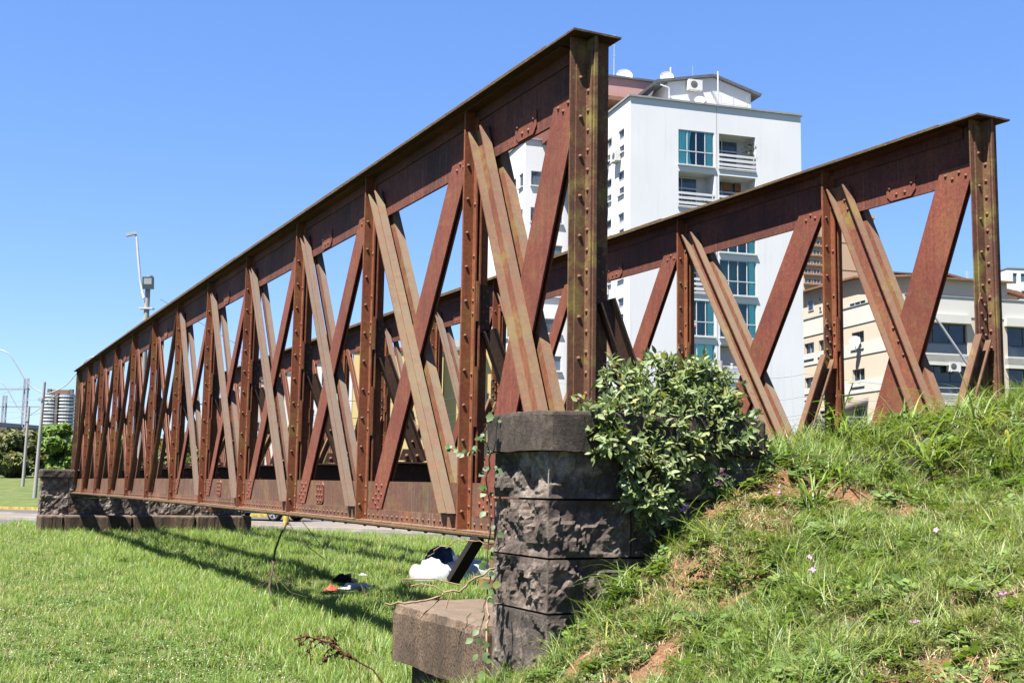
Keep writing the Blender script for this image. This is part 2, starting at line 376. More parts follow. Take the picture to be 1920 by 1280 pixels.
FLATW = [.34, .30, .26, .22, .18, .15]; CHW = [.205, .155, .125, .11, .095, .085]
for ti, X in enumerate((0., S3)):
    inner = 1 if ti == 0 else -1
    # ---- posts and knee braces
    for k in range(NK+1):
        y = yk(k); c = camber(y); end = k in (0, 12)
        p = link('end_post' if end else 'vertical_post', EM if end else VM, bridge, (X, y, c))
        if k == 12: p.scale = (1, -1, 1)
        tag(link('rivets', ER if end else VR, p), kind='stuff')
        if not end:
            for q in VP: link('packing_plate', q, p)
        b_ = link('knee_brace', BM[inner][0], bridge, (X, y, c))
        tag(link('rivets', BM[inner][1], b_), kind='stuff'); link('gusset_plate', BM[inner][2], b_)
    # ---- top chord
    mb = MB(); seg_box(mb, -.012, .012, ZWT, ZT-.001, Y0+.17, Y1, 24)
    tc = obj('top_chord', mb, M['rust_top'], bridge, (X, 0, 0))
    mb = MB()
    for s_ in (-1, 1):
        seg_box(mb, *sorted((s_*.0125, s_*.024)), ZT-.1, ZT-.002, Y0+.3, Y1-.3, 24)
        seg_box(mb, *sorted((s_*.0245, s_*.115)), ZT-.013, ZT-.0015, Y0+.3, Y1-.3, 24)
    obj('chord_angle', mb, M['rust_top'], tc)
    mb = MB(); seg_box(mb, -.183, .183, ZT, ZT+.014, Y0, Y1, 60, wob=.0015)
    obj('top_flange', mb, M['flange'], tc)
    for (ya, yb, zz, wd) in ((.9, Y1-.4, .0145, .178), (2.1*PAN, 10.1*PAN, .0275, .172), (4.2*PAN, 8.2*PAN, .0405, .166)):
        mb = MB(); seg_box(mb, -wd, wd, ZT+zz, ZT+zz+.0125, ya, yb, 40, wob=.0015); obj('cover_plate', mb, M['flange'], tc)
    rv = MB()                                                      # moss-crusted heads along the flange
    y = Y0+.12
    while y < Y1-.1:
        for x in (-.14, -.07, .07, .14): rv.rivet((x, y, ZT+.054+camber(y) if 4.3*PAN < y < 8.1*PAN else ZT+.04+camber(y) if 2.2*PAN < y < 10*PAN else ZT+.027+camber(y) if y > .95 else ZT+.0145), (0, 0, 1), .018, .014, 5)
        y += .24 if y < 12 else .5
    tag(obj('flange_rivets', rv, M['flange'], tc), kind='stuff')
    for k in (.62, 2.62, 4.62, 6.62, 8.62, 10.62):
        y = k*PAN; c = camber(y); mb = MB(); rv = MB(); x = -.0235
        mb.poly_prism([(x, y-.17, ZWT+.18+c), (x, y-.17, ZWT+.06+c), (x, y-.12, ZWT+.008+c), (x, y+.12, ZWT+.008+c), (x, y+.17, ZWT+.06+c), (x, y+.17, ZWT+.18+c)], (.011, 0, 0))
        sp_ = obj('splice_plate', mb, M['rust_flat'], tc)
        for (dy, dz) in ((-.13, .12), (-.05, .055), (.05, .055), (.13, .12)): rv.rivet((x, y+dy, ZWT+dz+c), (-1, 0, 0), .0165)
        tag(obj('rivets', rv, M['rust_rivet'], sp_), kind='stuff')
    # ---- bottom chord
    mb = MB(); seg_box(mb, -.012, .012, ZB+.0125, ZWB, Y0+.0, Y1, 24)
    bc = obj('bottom_chord', mb, M['rust_web'], bridge, (X, 0, 0))
    rv = MB()
    for k in range(NK):
        ya, yb = yk(k)+.09, yk(k+1)-.09; a = MB()
        for s_ in (-1, 1):
            seg_box(a, *sorted((s_*.0125, s_*.0245)), ZB+.0125, ZBA, ya, yb, 2)
            seg_box(a, *sorted((s_*.025, s_*.125)), ZB+.0125, ZB+.0255, ya-.06, yb+.06, 2)
        obj('chord_angle', a, M['rust_web'], bc)
        n = int((yb-ya)/.122)
        for i in range(n): 
            y = ya+.06+(yb-ya-.12)*i/(n-1); rv.rivet((-.0245, y, ZB+.068+camber(y)), (-1, 0, 0), .0145, .013, 8 if k < 4 else 5)
            if i % 2: rv.rivet((-.09, y, ZB+.0255+camber(y)), (0, 0, 1), .016, .012, 5)
            if k < 3 and i % 3 == 0: rv.rivet((-.15, y, ZB-.0145+camber(y)), (0, 0, -1), .018, .014, 6)
    tag(obj('rivets', rv, M['rust_rivet'], bc), kind='stuff')
    mb = MB(); seg_box(mb, -.19, .19, ZB-.002, ZB+.012, Y0-.1, Y1+.1, 60, wob=.001); seg_box(mb, -.184, .184, ZB-.014, ZB-.0025, .9, Y1, 60, wob=.001)
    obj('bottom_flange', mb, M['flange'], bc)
    for k in (2.6, 4.6, 6.95, 8.95, 10.95):
        y = k*PAN; c = camber(y); mb = MB(); rv = MB(); x = -.0235
        mb.poly_prism([(x, y-.13, ZBA+.045+c), (x, y-.13, ZWB-.05+c), (x, y-.08, ZWB-.015+c), (x, y+.08, ZWB-.015+c), (x, y+.13, ZWB-.05+c), (x, y+.13, ZBA+.045+c), (x, y+.08, ZBA+.01+c), (x, y-.08, ZBA+.01+c)], (.011, 0, 0))
        sp_ = obj('splice_plate', mb, M['rust_flat'], bc)
        for row in range(4):
            for dy in ((-.09, 0, .09) if row % 2 else (-.05, .05)): rv.rivet((x, y+dy, ZBA+.045+.055*row+c), (-1, 0, 0), .0165)
        tag(obj('rivets', rv, M['rust_rivet'], sp_), kind='stuff')
    # ---- diagonals, panel by panel
    for k in range(NK):
        mir = k >= 6; kk = 11-k if mir else k
        near, far = yk(k), yk(k+1)
        if mir: near, far = far, near
        sg = 1 if far > near else -1                               # direction of "far" along y
        wd = FLATW[kk]; c = camber((near+far)/2)
        top = Vector((0, near+sg*(.12+wd*.35), ZWT+.16)); bot = Vector((0, far-sg*(.12+wd*.62), ZBA+.02))
        ax = (top-bot).normalized(); pr = Vector((0, ax.z, -ax.y))
        def hz_(P, z): return P + ax*((z-P.z)/ax.z)
        for s_ in (-1, 1):
            mb = MB(); x0 = s_*.0128; x1 = s_*.0262
            pts = [bot-pr*wd/2+ax*.12, bot-pr*wd/2*.2-ax*.0, bot+pr*wd/2, top+pr*wd/2, top-pr*wd/2]
            if sg > 0:
                pts = [bot+pr*wd*.5+ax*.0, bot-pr*wd*.5+ax*wd*.28, top-pr*wd*.5, top-pr*wd*.5+ax*.0, top+pr*wd*.5-ax*wd*.2]
            mb.poly_prism([(x0, p.y, p.z+c) for p in (hz_(bot+pr*wd*.5, ZBA+.006), hz_(bot-pr*wd*.5, ZBA+.006), hz_(top-pr*wd*.5, ZWT+.14), hz_(top+pr*wd*.5, ZWT+.14))], (x1-x0, 0, 0))
            fo = obj('flat_diagonal', mb, M['rust_flat'], bridge, (X, 0, 0))
            if s_ < 0:
                rv = MB(); nr = max(2, int(wd/.085))
                for row in range(4):
                    for j in range(nr - (row % 2)):
                        p = bot+ax*(.04+.075*row)+pr*((j-(nr-1-(row % 2))/2)*.078)
                        if ZBA < p.z < ZWB: rv.rivet((x1, p.y, p.z+c), (-1, 0, 0), .0155, .013, 8 if k < 4 else 5)
                for j in range(nr):
                    p = top-ax*.07+pr*((j-(nr-1)/2)*.078); rv.rivet((x1, p.y, ZWT+.045+ (j % 2)*.04+c), (-1, 0, 0), .0155, .013, 8 if k < 4 else 5)
                tag(obj('rivets', rv, M['rust_rivet'], fo), kind='stuff')
        # compression channel
        cw = CHW[kk]; lg = .066 if kk < 2 else .056
        ctop = Vector((0, far-sg*.16, ZWT+.27)); cbot = Vector((0, near+sg*(.30 if kk else .24), ZBA+.02))
        ax = (ctop-cbot).normalized(); pr = Vector((0, ax.z, -ax.y))
        for s_ in (-1, 1):
            mb = MB(); xa, xb = s_*.0275, s_*.0385; xl = s_*(.0385+lg)
            def pl(o0, o1, xs, xe, e0, e1):
                mb.poly_prism([(xs, p.y, p.z+c) for p in (hz_(cbot+pr*o0, ZBA+.012), hz_(cbot+pr*o1, ZBA+.012), hz_(ctop+pr*o1, ZWT+.3+e1), hz_(ctop+pr*o0, ZWT+.3+e1))], (xe-xs, 0, 0))
            pl(-cw/2+.001, cw/2-.001, xa, xb, 0, -.02)
            pl(-cw/2, -cw/2+.012, xb+s_*.0005, xl, .0, -.03); pl(cw/2-.012, cw/2, xb+s_*.0005, xl, .0, -.03)
            co = obj('channel_diagonal', mb, M['rust_channel_old'] if k < 2 else M['rust_channel'], bridge, (X, 0, 0))
            if s_ < 0:
                rv = MB(); L = (ctop-cbot).length
                for e in (.08, .17, .26, L*.46, L*.5, L*.54, L-.25, L-.15):
                    for o in ((-.035, .035) if e in (.08, .26) else (0,)):
                        p = cbot+ax*e+pr*o; rv.rivet((xb, p.y, p.z+c), (-1, 0, 0), .0155, .013, 8 if k < 4 else 5)
                for e in (.05, .16, .27):
                    p = cbot+ax*e-pr*(cw/2-.02)
                tag(obj('rivets', rv, M['rust_rivet'], co), kind='stuff')
# ---- cross beams between the trusses
mb = MB(); xa, xb = .13, S3-.13
mb.box(xa, xb, -.007, .007, 1.125, 1.69); mb.box(xa, xb, -.11, .11, 1.691, 1.706); mb.box(xa, xb, -.11, .11, 1.108, 1.1242)
for s_ in (-1, 1):
    mb.box(xa, xb, *sorted((s_*.0075, s_*.018)), 1.60, 1.6905); mb.box(xa, xb, *sorted((s_*.0075, s_*.018)), 1.1245, 1.21)
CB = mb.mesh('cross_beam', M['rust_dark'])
for k in range(NK+1): link('cross_beam', CB, bridge, (0, yk(k), camber(yk(k))))
# ---- bearings
mb = MB()
for (z0, z1, hx, hy) in ((.10, .16, .30, .36), (.162, .2, .24, .3), (.3, .34, .24, .3), (.342, .39, .28, .34)): mb.box(-hx, hx, -hy, hy, z0, z1)
for i in range(4): mb.tube([(-.22, -.24+.16*i, .25), (.22, -.24+.16*i, .25)], .048, 10)
for s_ in (-1, 1): mb.box(*sorted((s_*.225, s_*.25)), -.3, .3, .22, .28)
BR = mb.mesh('bearing', M['rust_post'])
for X in (0, S3):
    for (y, z, sc_) in ((1.2, .69, 1.05), (Y1-.45, .56, 1.42)):
        b_ = link('bearing', BR, bridge, (X, y, z-.08 if sc_ > 1.2 else .69)); b_.scale = (1, 1, (1.115-b_.location.z)/.39)
# leaning strut below the near end; bridge shadow is put into its black colour
a = at(897, 1008, 8.75); b = at(849, 1088, 8.95); inv = Matrix.Rotation(-AZ, 4, 'Z')
la, lb = inv @ (a-Vector((BL.x, BL.y, 0))), inv @ (b-Vector((BL.x, BL.y, 0)))
mb = MB(); mb.bar(la, lb, (1, 0, 0), .09, .05); obj('leaning_strut', mb, plain('shade_dark_iron', (.022,.017,.014), .8, .2, .3, 8), bridge)

# ------------------------------------------------------------------ STONE ABUTMENTS
def rock_block(x0, x1, y0, y1, z0, z1, faces, seed, res=.03, amp=.05, marg=.035, lift=0.):
    """stone with rock-cut faces; faces: subset of '-x','+x','-y','+y','+z' that get relief"""
    mb = MB(); sd = Vector((seed*3.17, seed*1.31, seed*.77))
    def relief(p, n, ed):
        q = p*3.2+sd
        v = noise.fractal(q, .9, 2.1, 5, noise_basis='PERLIN_ORIGINAL')*.32 + noise.noise(p*17+sd)*.08 + noise.noise(p*34+sd)*.07
        for fq, am in ((6.5, .62), (15., .26)):
            qq = p*fq+sd; c_ = noise.voronoi(qq)[1][0]; v += ((qq-c_).dot(noise.noise_vector(c_*3.7))*1.1 + noise.noise(c_*5.3)*.75)*am
        v += (abs(noise.noise(p*26+sd))-.3)*.12
        m = min(1, max(0, ed/marg)); m = m*m*(3-2*m)
        return amp*(v+lift)*m + (noise.noise(p*40+sd)*.003)*(1-m)
    def face(o, a, b, la, lb, n, rough):
        na = max(1, int(la/res)) if rough else 1; nb = max(1, int(lb/res)) if rough else 1
        vs = []
        for j in range(nb+1):
            for i in range(na+1):
                p = o+a*(la*i/na)+b*(lb*j/nb)
                if rough and 0 < i < na and 0 < j < nb:
                    ed = min(la*i/na, la-la*i/na, lb*j/nb, lb-lb*j/nb); p = p+n*relief(p, n, ed)
                vs.append(p)
        fs = []
        for j in range(nb):
            for i in range(na):
                q = j*(na+1)+i; f = (q, q+1, q+na+2, q+na+1)
                fs.append(f if a.cross(b).dot(n) > 0 else f[::-1])
        mb.add(vs, fs, 0, False)
    V = Vector; X_, Y_, Z_ = V((1,0,0)), V((0,1,0)), V((0,0,1))
    face(V((x0,y0,z0)), X_, Z_, x1-x0, z1-z0, -Y_, '-y' in faces); face(V((x0,y1,z0)), X_, Z_, x1-x0, z1-z0, Y_, '+y' in faces)
    face(V((x0,y0,z0)), Y_, Z_, y1-y0, z1-z0, -X_, '-x' in faces); face(V((x1,y0,z0)), Y_, Z_, y1-y0, z1-z0, X_, '+x' in faces)
    face(V((x0,y0,z1)), X_, Y_, x1-x0, y1-y0, Z_, '+z' in faces); face(V((x0,y0,z0)), X_, Y_, x1-x0, y1-y0, -Z_, False)
    return mb
def bevel_block(x0, x1, y0, y1, z0, z1, b, seed, nx=24, rough=.006, zt_only=True):
    """dressed stone: rounded upper edges, slightly worn"""
    mb = MB(); sd = Vector((seed, seed*2.3, 1))
    prof = [(0, z0), (0, z0+(z1-z0)*.35), (0, z1-b), (b*.3, z1-b*.3), (b, z1), ]
    rings = []
    cx, cy = (x0+x1)/2, (y0+y1)/2; hx, hy = (x1-x0)/2, (y1-y0)/2
    n = nx
    def outline(inset):
        pts = []
        ax_, ay_ = hx-inset, hy-inset; c = min(.05, ax_*.3, ay_*.3)
        cor = [(-ax_, -ay_, -1, 0), (ax_, -ay_, 0, -1), (ax_, ay_, 1, 0), (-ax_, ay_, 0, 1)]
        sides = [((-ax_+c, -ay_), (ax_-c, -ay_)), ((ax_, -ay_+c), (ax_, ay_-c)), ((ax_-c, ay_), (-ax_+c, ay_)), ((-ax_, ay_-c), (-ax_, -ay_+c))]
        for (p, q) in sides:
            for i in range(n+1): pts.append((cx+p[0]+(q[0]-p[0])*i/n, cy+p[1]+(q[1]-p[1])*i/n))
        return pts
    for (ins, z) in prof:
        o = outline(ins); rings.append([Vector((x, y, z)) for x, y in o])
    m_ = len(rings[0]); vs = []
    for r in rings:
        for p in r:
            q = Vector((noise.noise(p*9+sd), noise.noise(p*9+sd*2), noise.noise(p*7+sd*3)))*rough*2 + Vector((noise.noise(p*40+sd), noise.noise(p*40-sd), noise.noise(p*43)))*rough*.8
            vs.append(p+q)
    fs = []
    for j in range(len(rings)-1):
        for i in range(m_): fs.append((j*m_+i, j*m_+(i+1) % m_, (j+1)*m_+(i+1) % m_, (j+1)*m_+i))
    vs.append(Vector((cx, cy, z1+.004))); t = len(rings)-1
    for i in range(m_): fs.append((t*m_+i, t*m_+(i+1) % m_, len(vs)-1))
    vs.append(Vector((cx, cy, z0)))
    for i in range(m_): fs.append(((i+1) % m_, i, len(vs)-1))
    mb.add(vs, fs, 0, False); return mb

ab = empty('stone_abutment', (BL.x, BL.y, 0), AZ, 'dark rock-faced stone abutment pillar under the near end of the bridge', 'abutment')
KY = PAN                                                          # k -> y
px0 = (-.605-.083)*1.2; pya, pyb = -.185*KY, .095*KY; px1 = px0+1.40
def Zr(z): return z*1.2+EYE
courses = [(Zr(.165), Zr(-.055)), (Zr(-.055), Zr(-.318)), (Zr(-.318), Zr(-.56)), (Zr(-.56), Zr(-.9)), (Zr(-.9), Zr(-1.4))]
sd = 3
for ci, (z1, z0) in enumerate(courses):
    cuts = [0, .78, 1.40] if ci % 2 == 0 else [0, .52, 1.40]
    for j in range(2):
        sd += 1; g = .006
        fc = ('-x', '-y') if j == 0 else ('-y', '+x')
        b_ = rock_block(px0+cuts[j]+(g if j else 0), px0+cuts[j+1]-(g if j == 0 else 0), pya, pyb, z0+g, z1-g, fc, sd, .017 if ci < 4 else .05, .085 if ci < 3 else .03, .05, -.05)
        obj('stone_block', b_, M['stone_red'] if ci in (1, 2) else M['stone'], ab)
mb = MB(); mb.box(px0+.11, px1-.11, pya+.11, pyb-.1, .2, Zr(.16)); obj('mortar_joint', mb, plain('mortar', (.06,.05,.045), .95), ab)
for (a, b, s) in ((px0-.055, px0+.83, 11), (px0+.836, px1+.05, 12)):
    obj('cap_stone', bevel_block(a, b, pya-.055, pyb+.055, Zr(.165), Zr(.345), .022, s, rough=.004), M['cap'], ab)
# bed stone carrying the bearings, with a chamfered end
bx0, by0, by1, bzt, bzb = (-.68-.083)*1.2, pya+.05, .69*KY, Zr(-.655), Zr(-.975)
def bed_stone(x0, x1, y0, y1, z0, z1, b, seed, nx=40):
    return bevel_block(x0, x1, y0, y1, z0, z1, b, seed, nx, .004)
for i, (a, b) in enumerate(((bx0, 1.1), (1.106, 2.7), (2.706, S3+.9))):
    obj('bed_stone', bevel_block(a, b, pyb+.01, by1, bzb, bzt, .07, 20+i, 30, .004), M['plinth'], ab)
mb = rock_block(bx0+.12, S3+.8, pyb+.02, by1-.12, -.5, bzb-.002, ('-x', '+y'), 31, .06, .02); obj('footing', mb, M['cap'], ab)
# backwall between the two wing pillars, then the second pillar
sd = 40
for ci, (z1, z0) in enumerate(((1.72, 1.35), (1.345, .95), (.945, .4))):
    x = px1+.01
    while x < S3-.3:
        x2 = min(x+.8, S3-.28); sd += 1
        obj('stone_block', rock_block(x, x2-.012, pya+.08, pyb-.02, z0, z1, ('-y', '+y'), sd, .06, .05), M['stone'], ab); x = x2

ab2 = empty('stone_abutment', (BL.x, BL.y, 0), AZ, 'low stone abutment under the far end of the bridge beside the road', 'abutment')
fy = 11.63*KY; fx0, fx1 = (-.70-.083)*1.2, (3.95)*1.2
pz1, pz0 = Zr(-.80), -.25
x = fx0; cuts = [0, .62, 2.4, 4.1, 5.7]
for i in range(4):
    obj('bed_stone', bevel_block(fx0+cuts[i]+.004, fx0+cuts[i+1]-.004 if i < 3 else fx1, fy, fy+.95, pz0, pz1, .05, 60+i, 20, .008), M['plinth'], ab2)
wy0, wy1 = fy+.42, fy+1.0; sd = 70
wx0 = fx0+.04
for ci, (z1, z0) in enumerate(((Zr(.05), 1.0), (.99, pz1+.003))):
    x = wx0
    while x < fx1-.2:
        x2 = min(x+random.uniform(.55, .95), fx1-.1); sd += 1
        if ci == 0 and 1.05 < x+.4 < fx1-1.6: z1b = 1.22
        else: z1b = z1
        if z1b-z0 > .1: obj('stone_block', rock_block(x, x2-.014, wy0, wy1, z0, z1b, ('-x', '-y'), sd, .05, .06), M['stone'], ab2)
        x = x2
for (a, b, s) in ((wx0-.05, wx0+1.15, 81), (fx1-1.5, fx1-.05, 82)):
    obj('cap_stone', bevel_block(a, b, wy0-.07, wy1+.07, Zr(.05)+.003, Zr(.22), .05, s), M['cap'], ab2)

# ------------------------------------------------------------------ GROUND
def soilgrass(name, g0, g1, s0, amt):
    t = NT(name, .95, .1)
    gn = t.new('ShaderNodeNewGeometry'); P = gn.outputs['Position']
    a = t.noise(.35, 5, .65, coords=P); b = t.noise(6, 5, .7, coords=P); c = t.noise(1.1, 5, .65, coords=P)
    col = t.mix(t.ramp(a, [(.35, 0.), (.65, 1.)]), g0, g1)
    col = t.mix(t.ramp(b, [(.35, .7), (.65, 0.)]), col, tuple(x*.5 for x in g0))
    col = t.mix(t.mul(t.ramp(c, [(.5, 0.), (.62, 1.)]), amt), col, s0)
    t.color(col); t.bump(b, .6, .03); return t.mat
M['lawn'] = soilgrass('lawn_ground', (.045,.085,.017), (.075,.12,.028), (.16,.15,.06), .35)
M['farlawn'] = soilgrass('far_lawn', (.095,.14,.035), (.15,.18,.06), (.2,.19,.09), .6)
def zfar(t): return 0 if t < 44 else min(2.4, (t-44)*.036)
rd = Vector((.912, -.41, 0)); rn = Vector((.41, .912, 0))
def RT(s, t, z): v = rd*s+rn*t; return Vector((v.x, v.y, z))
mb = MB(); ts = [-60, -20, 0, 20, 30, 44, 52, 60, 70, 90, 110, 150, 250, 500, 1500, 4000]; ss = [-4000, -900, -300, -120, -60, -30, -10, 10, 30, 60, 120, 300, 900, 4000]
mb.add([RT(s, t, zfar(t)) for t in ts for s in ss], [(j*len(ss)+i, j*len(ss)+i+1, (j+1)*len(ss)+i+1, (j+1)*len(ss)+i) for j in range(len(ts)-1) for i in range(len(ss)-1)], 0)
tag(obj('ground', mb, M['farlawn']), kind='structure')
# near lawn sheet
edge = [(-60, 66), (-40, 52), (-26, 44.5), (-15.2, 38.6), (-11.5, 37.6), (-7.5, 36.6), (-5.2, 35.2), (-1.5, 31.6), (4, 28), (14, 22.5), (40, 10)]
def ring(z, pts_far): return [(x, y, z) for x, y in pts_far]
mb = MB(); n = len(edge)
mb.add([(x, -30, .004) for x, y in edge]+[(x, y, .004) for x, y in edge], [(i, i+1, n+i+1, n+i) for i in range(n-1)], 0)
tag(obj('lawn', mb, M['lawn']), kind='structure')
def asphalt(name, c):
    t = NT(name, .9, .2); gn = t.new('ShaderNodeNewGeometry'); P = gn.outputs['Position']
    col = t.mix(t.ramp(t.noise(.3, 5, .6, coords=P), [(.35, 0.), (.65, 1.)]), tuple(x*.85 for x in c), tuple(x*1.15 for x in c))
    t.color(t.mix(t.ramp(t.noise(60, 3, .7, coords=P), [(.45, 0.), (.7, .4)]), col, tuple(x*.5 for x in c))); return t.mat
M['asphalt'] = asphalt('asphalt', (.115,.105,.10)); M['paving'] = asphalt('paving', (.21,.175,.155))
M['yellow'] = plain('yellow_paint', (.48,.34,.07), .8, .2, .5, 5); M['white_paint'] = plain('white_paint', (.72,.72,.70), .7, .3, .15, 6)
M['kerbstone'] = plain('kerb_concrete', (.36,.33,.29), .9, .2, .2)
def strip(name, t0, t1, z, mat, s0=-200, s1=160, thick=.004, kind='structure', n=1):
    mb = MB()
    vs = [RT(s0, t0, z), RT(s1, t0, z), RT(s1, t1, z), RT(s0, t1, z)]
    if thick > .01: mb.poly_prism([v-Vector((0,0,thick)) for v in vs], (0, 0, thick))
    else: mb.add(vs, [(0, 1, 2, 3)])
    return tag(obj(name, mb, mat), kind=kind)
mb = MB(); e2 = [(RT(-200, 44, .008)), RT(160, 44, .008)]
pts = [Vector((x, y, .008)) for x, y in edge]
top_ = [p + rn*(43.5-p.dot(rn)) for p in pts]
mb.add([tuple(p) for p in pts]+[(p.x, p.y, .008) for p in top_], [(i, i+1, n+i+1, n+i) for i in range(n-1)], 0)
tag(obj('road', mb, M['asphalt']), kind='structure')
strip('median', 32.7, 35.3, .10, M['paving'], thick=.14)
strip('median_kerb', 32.52, 32.69, .11, M['kerbstone'], thick=.14)
for s in range(-60, 40, 3): strip('kerb_paint', 32.53, 32.68, .1135, M['yellow'], s, s+1.3)
strip('median_kerb', 35.31, 35.47, .13, M['kerbstone'], thick=.16)
strip('kerb', 43.3, 43.5, .13, M['yellow'], thick=.18)
for s in range(-80, 60, 6): strip('lane_marking', 39.2, 39.33, .0125, M['white_paint'], s, s+2.4)

# ------------------------------------------------------------------ EMBANKMENT
CT = [(-.75,6.3,.1),(-.35,6.35,.26),(-.45,5.4,.2),(-.3,4.5,.2),(-.3,3,.06),(-.9,7.6,.02),(-1.4,6.5,-.1),(-1.3,5,-.15),(-1.2,3,-.2),(-.8,8.6,-.15),
      (.21,6.42,.5),(.62,6.62,.98),(1.0,6.8,1.33),(1.5,7.2,1.6),(1.55,8.0,1.6),(2.05,8.35,1.78),(2.7,8.55,1.97),(3.6,8.75,2.1),(3.75,8.4,2.07),(5,8.6,2.25),(7,8.6,2.4),
      (1.73,4,.88),(1.07,4.4,.8),(.33,5.2,.52),(.05,5.9,.40),(1.41,5.8,1.1),(2.2,6.6,1.3),(2.5,7.6,1.58),(.92,5.9,1.0),(3.2,6.5,1.5),(3.5,4.5,1.3),(5.5,5,1.9),(6,7,2.2),
      (1.5,1.5,.45),(0,1.2,-.05),(3,1.5,1.0),(6,1.5,1.8),(2.6,10.0,1.35),(3.9,9.9,2.0),(5.5,10.2,2.2),(3.2,11.2,.9),(4.6,11.6,1.3),(1.9,9.4,1.0),(1.2,8.8,.5),(.9,8.2,.55),(.2,8.1,.1),(3,12.8,-.1),(6,12.8,.3),(1,10.5,-.2),(8,10,2.3),(8,3,2.3)]
C2 = np.array(CT); 
def _phi(r): return np.where(r > 1e-9, r*r*np.log(r+1e-12), 0)
_n = len(C2); _A = np.zeros((_n+3, _n+3)); _d = np.linalg.norm(C2[:, None, :2]-C2[None, :, :2], axis=2)
_A[:_n, :_n] = _phi(_d)+np.eye(_n)*.02; _A[:_n, _n] = 1; _A[:_n, _n+1:] = C2[:, :2]; _A[_n, :_n] = 1; _A[_n+1:, :_n] = C2[:, :2].T
_w = np.linalg.solve(_A, np.concatenate([C2[:, 2], [0, 0, 0]]))
def hbase(P):
    P = np.atleast_2d(P); d = np.linalg.norm(P[:, None, :]-C2[None, :, :2], axis=2)
    return _phi(d)@_w[:_n] + _w[_n] + P@_w[_n+1:]
def hill(x, y):
    h = float(hbase([[x, y]])[0]); return h
def hill_arr(P):
    h = hbase(P)
    b = np.array([noise.fractal(Vector((p[0]*1.7, p[1]*1.7, 3)), 1, 2, 4)*.06 + noise.noise(Vector((p[0]*6, p[1]*6, 1)))*.022 + noise.noise(Vector((p[0]*17, p[1]*17, 9)))*.008 for p in P])
    return h+b
gx = np.arange(-1.7, 7.6, .06); gy = np.arange(1.0, 13.0, .06)
GX, GY = np.meshgrid(gx, gy); PP = np.stack([GX.ravel(), GY.ravel()], 1); HH = hill_arr(PP); HG = HH.reshape(GX.shape)
def hz(x, y):
    i = min(max((x-gx[0])/.06, 0), len(gx)-1.001); j = min(max((y-gy[0])/.06, 0), len(gy)-1.001); a, b = int(i), int(j); u, v = i-a, j-b
    return float(HG[b, a]*(1-u)*(1-v)+HG[b, a+1]*u*(1-v)+HG[b+1, a]*(1-u)*v+HG[b+1, a+1]*u*v)
def bare(x, y):
    """how bare the soil is (0..1): worn patches on the bank"""
    v = noise.fractal(Vector((x*.85+4.2, y*1.1+1.7, .3)), 1, 2, 4)
    b = min(1, max(0, (v-.16-max(0, 5.6-y)*.12)/.34))
    for (cx_, cy_, r_) in BARE: b = max(b, min(1, max(0, 1.5*(1-math.hypot(x-cx_, y-cy_)/r_))))
    return b
def bank_at(px, py):
    r = ray(px, py); best = None
    for i in range(300):
        t = 2.5+i*.03; p = Vector((0, 0, EYE))+r*t
        if p.z < hz(p.x, p.y): return p
    return Vector((0, 0, EYE))+r*8
BARE = [(*bank_at(x, y).to_2d(), r_) for (x, y, r_) in ((1300, 1080, .22), (1345, 1130, .2), (1215, 1075, .14), (1460, 885, .13), (1720, 960, .2), (1790, 930, .12), (1360, 1180, .08), (1890, 830, .18), (1200, 1140, .1), (1670, 925, .12), (1265, 1060, .08))]
def bank_mat():
    t = NT('bank_soil', .97, .08); gn = t.new('ShaderNodeNewGeometry'); P = gn.outputs['Position']
    n1 = t.noise(2.2, 6, .7, coords=P); n2 = t.noise(20, 5, .75, coords=P); n3 = t.noise(70, 4, .7, coords=P)
    at_ = t.new('ShaderNodeAttribute', attribute_name='bare')
    soil = t.ramp(n2, [(.3, (.19,.085,.045)), (.5, (.33,.165,.09)), (.7, (.42,.25,.15))])
    green = t.ramp(n2, [(.3, (.04,.055,.015)), (.5, (.09,.10,.03)), (.7, (.19,.155,.075))])
    straw = t.mix(t.ramp(n1, [(.36, 0.), (.55, .85)]), green, (.36,.28,.15))
    col = t.mix(at_.outputs['Fac'], straw, soil)
    col = t.mix(t.ramp(n3, [(.45, .5), (.6, 0.)]), col, (.07,.045,.025))
    t.color(col); t.bump(n3, .9, .02); return t.mat
mb = MB(); nx_ = len(gx)
mb.add([(x, y, z) for (x, y), z in zip(PP, HH)], [(j*nx_+i, j*nx_+i+1, (j+1)*nx_+i+1, (j+1)*nx_+i) for j in range(len(gy)-1) for i in range(nx_-1)], 0, True)
bo = tag(obj('embankment', mb, bank_mat()), kind='structure')
BV = np.array([bare(x, y) for x, y in PP]); at_ = bo.data.attributes.new('bare', 'FLOAT', 'POINT'); at_.data.foreach_set('value', BV.astype(np.float32))

# ------------------------------------------------------------------ BUILDINGS
M['white_wall'] = plaster('white_plaster', (.82,.825,.85), 1.1); M['white_trim'] = plain('white_trim', (.66,.66,.67), .6, .3, .05)
M['pink_wall'] = plaster('pink_plaster', (.56,.33,.30), .8); M['roof_metal'] = plain('roof_metal', (.12,.125,.14), .8, .2, .2)
M['coping'] = plain('coping', (.30,.31,.33), .8, .2, .2); M['beige_wall'] = plaster('beige_plaster', (.70,.59,.48), .5); M['beige_white'] = plaster('offwhite_plaster', (.70,.68,.63), .6)
M['tower_wall'] = plaster('tower_plaster', (.62,.42,.29), .3); M['yellow_wall'] = plaster('yellow_plaster', (.72,.55,.25), .5); M['red_roof'] = plain('red_roof', (.35,.05,.05), .6)
M['grey_wall'] = plaster('grey_plaster', (.50,.49,.47), .7); M['pale_wall'] = plaster('pale_plaster', (.76,.76,.76), .7); M['tile_roof'] = plain('tile_roof', (.26,.14,.09), .9, .1, .3, 6)
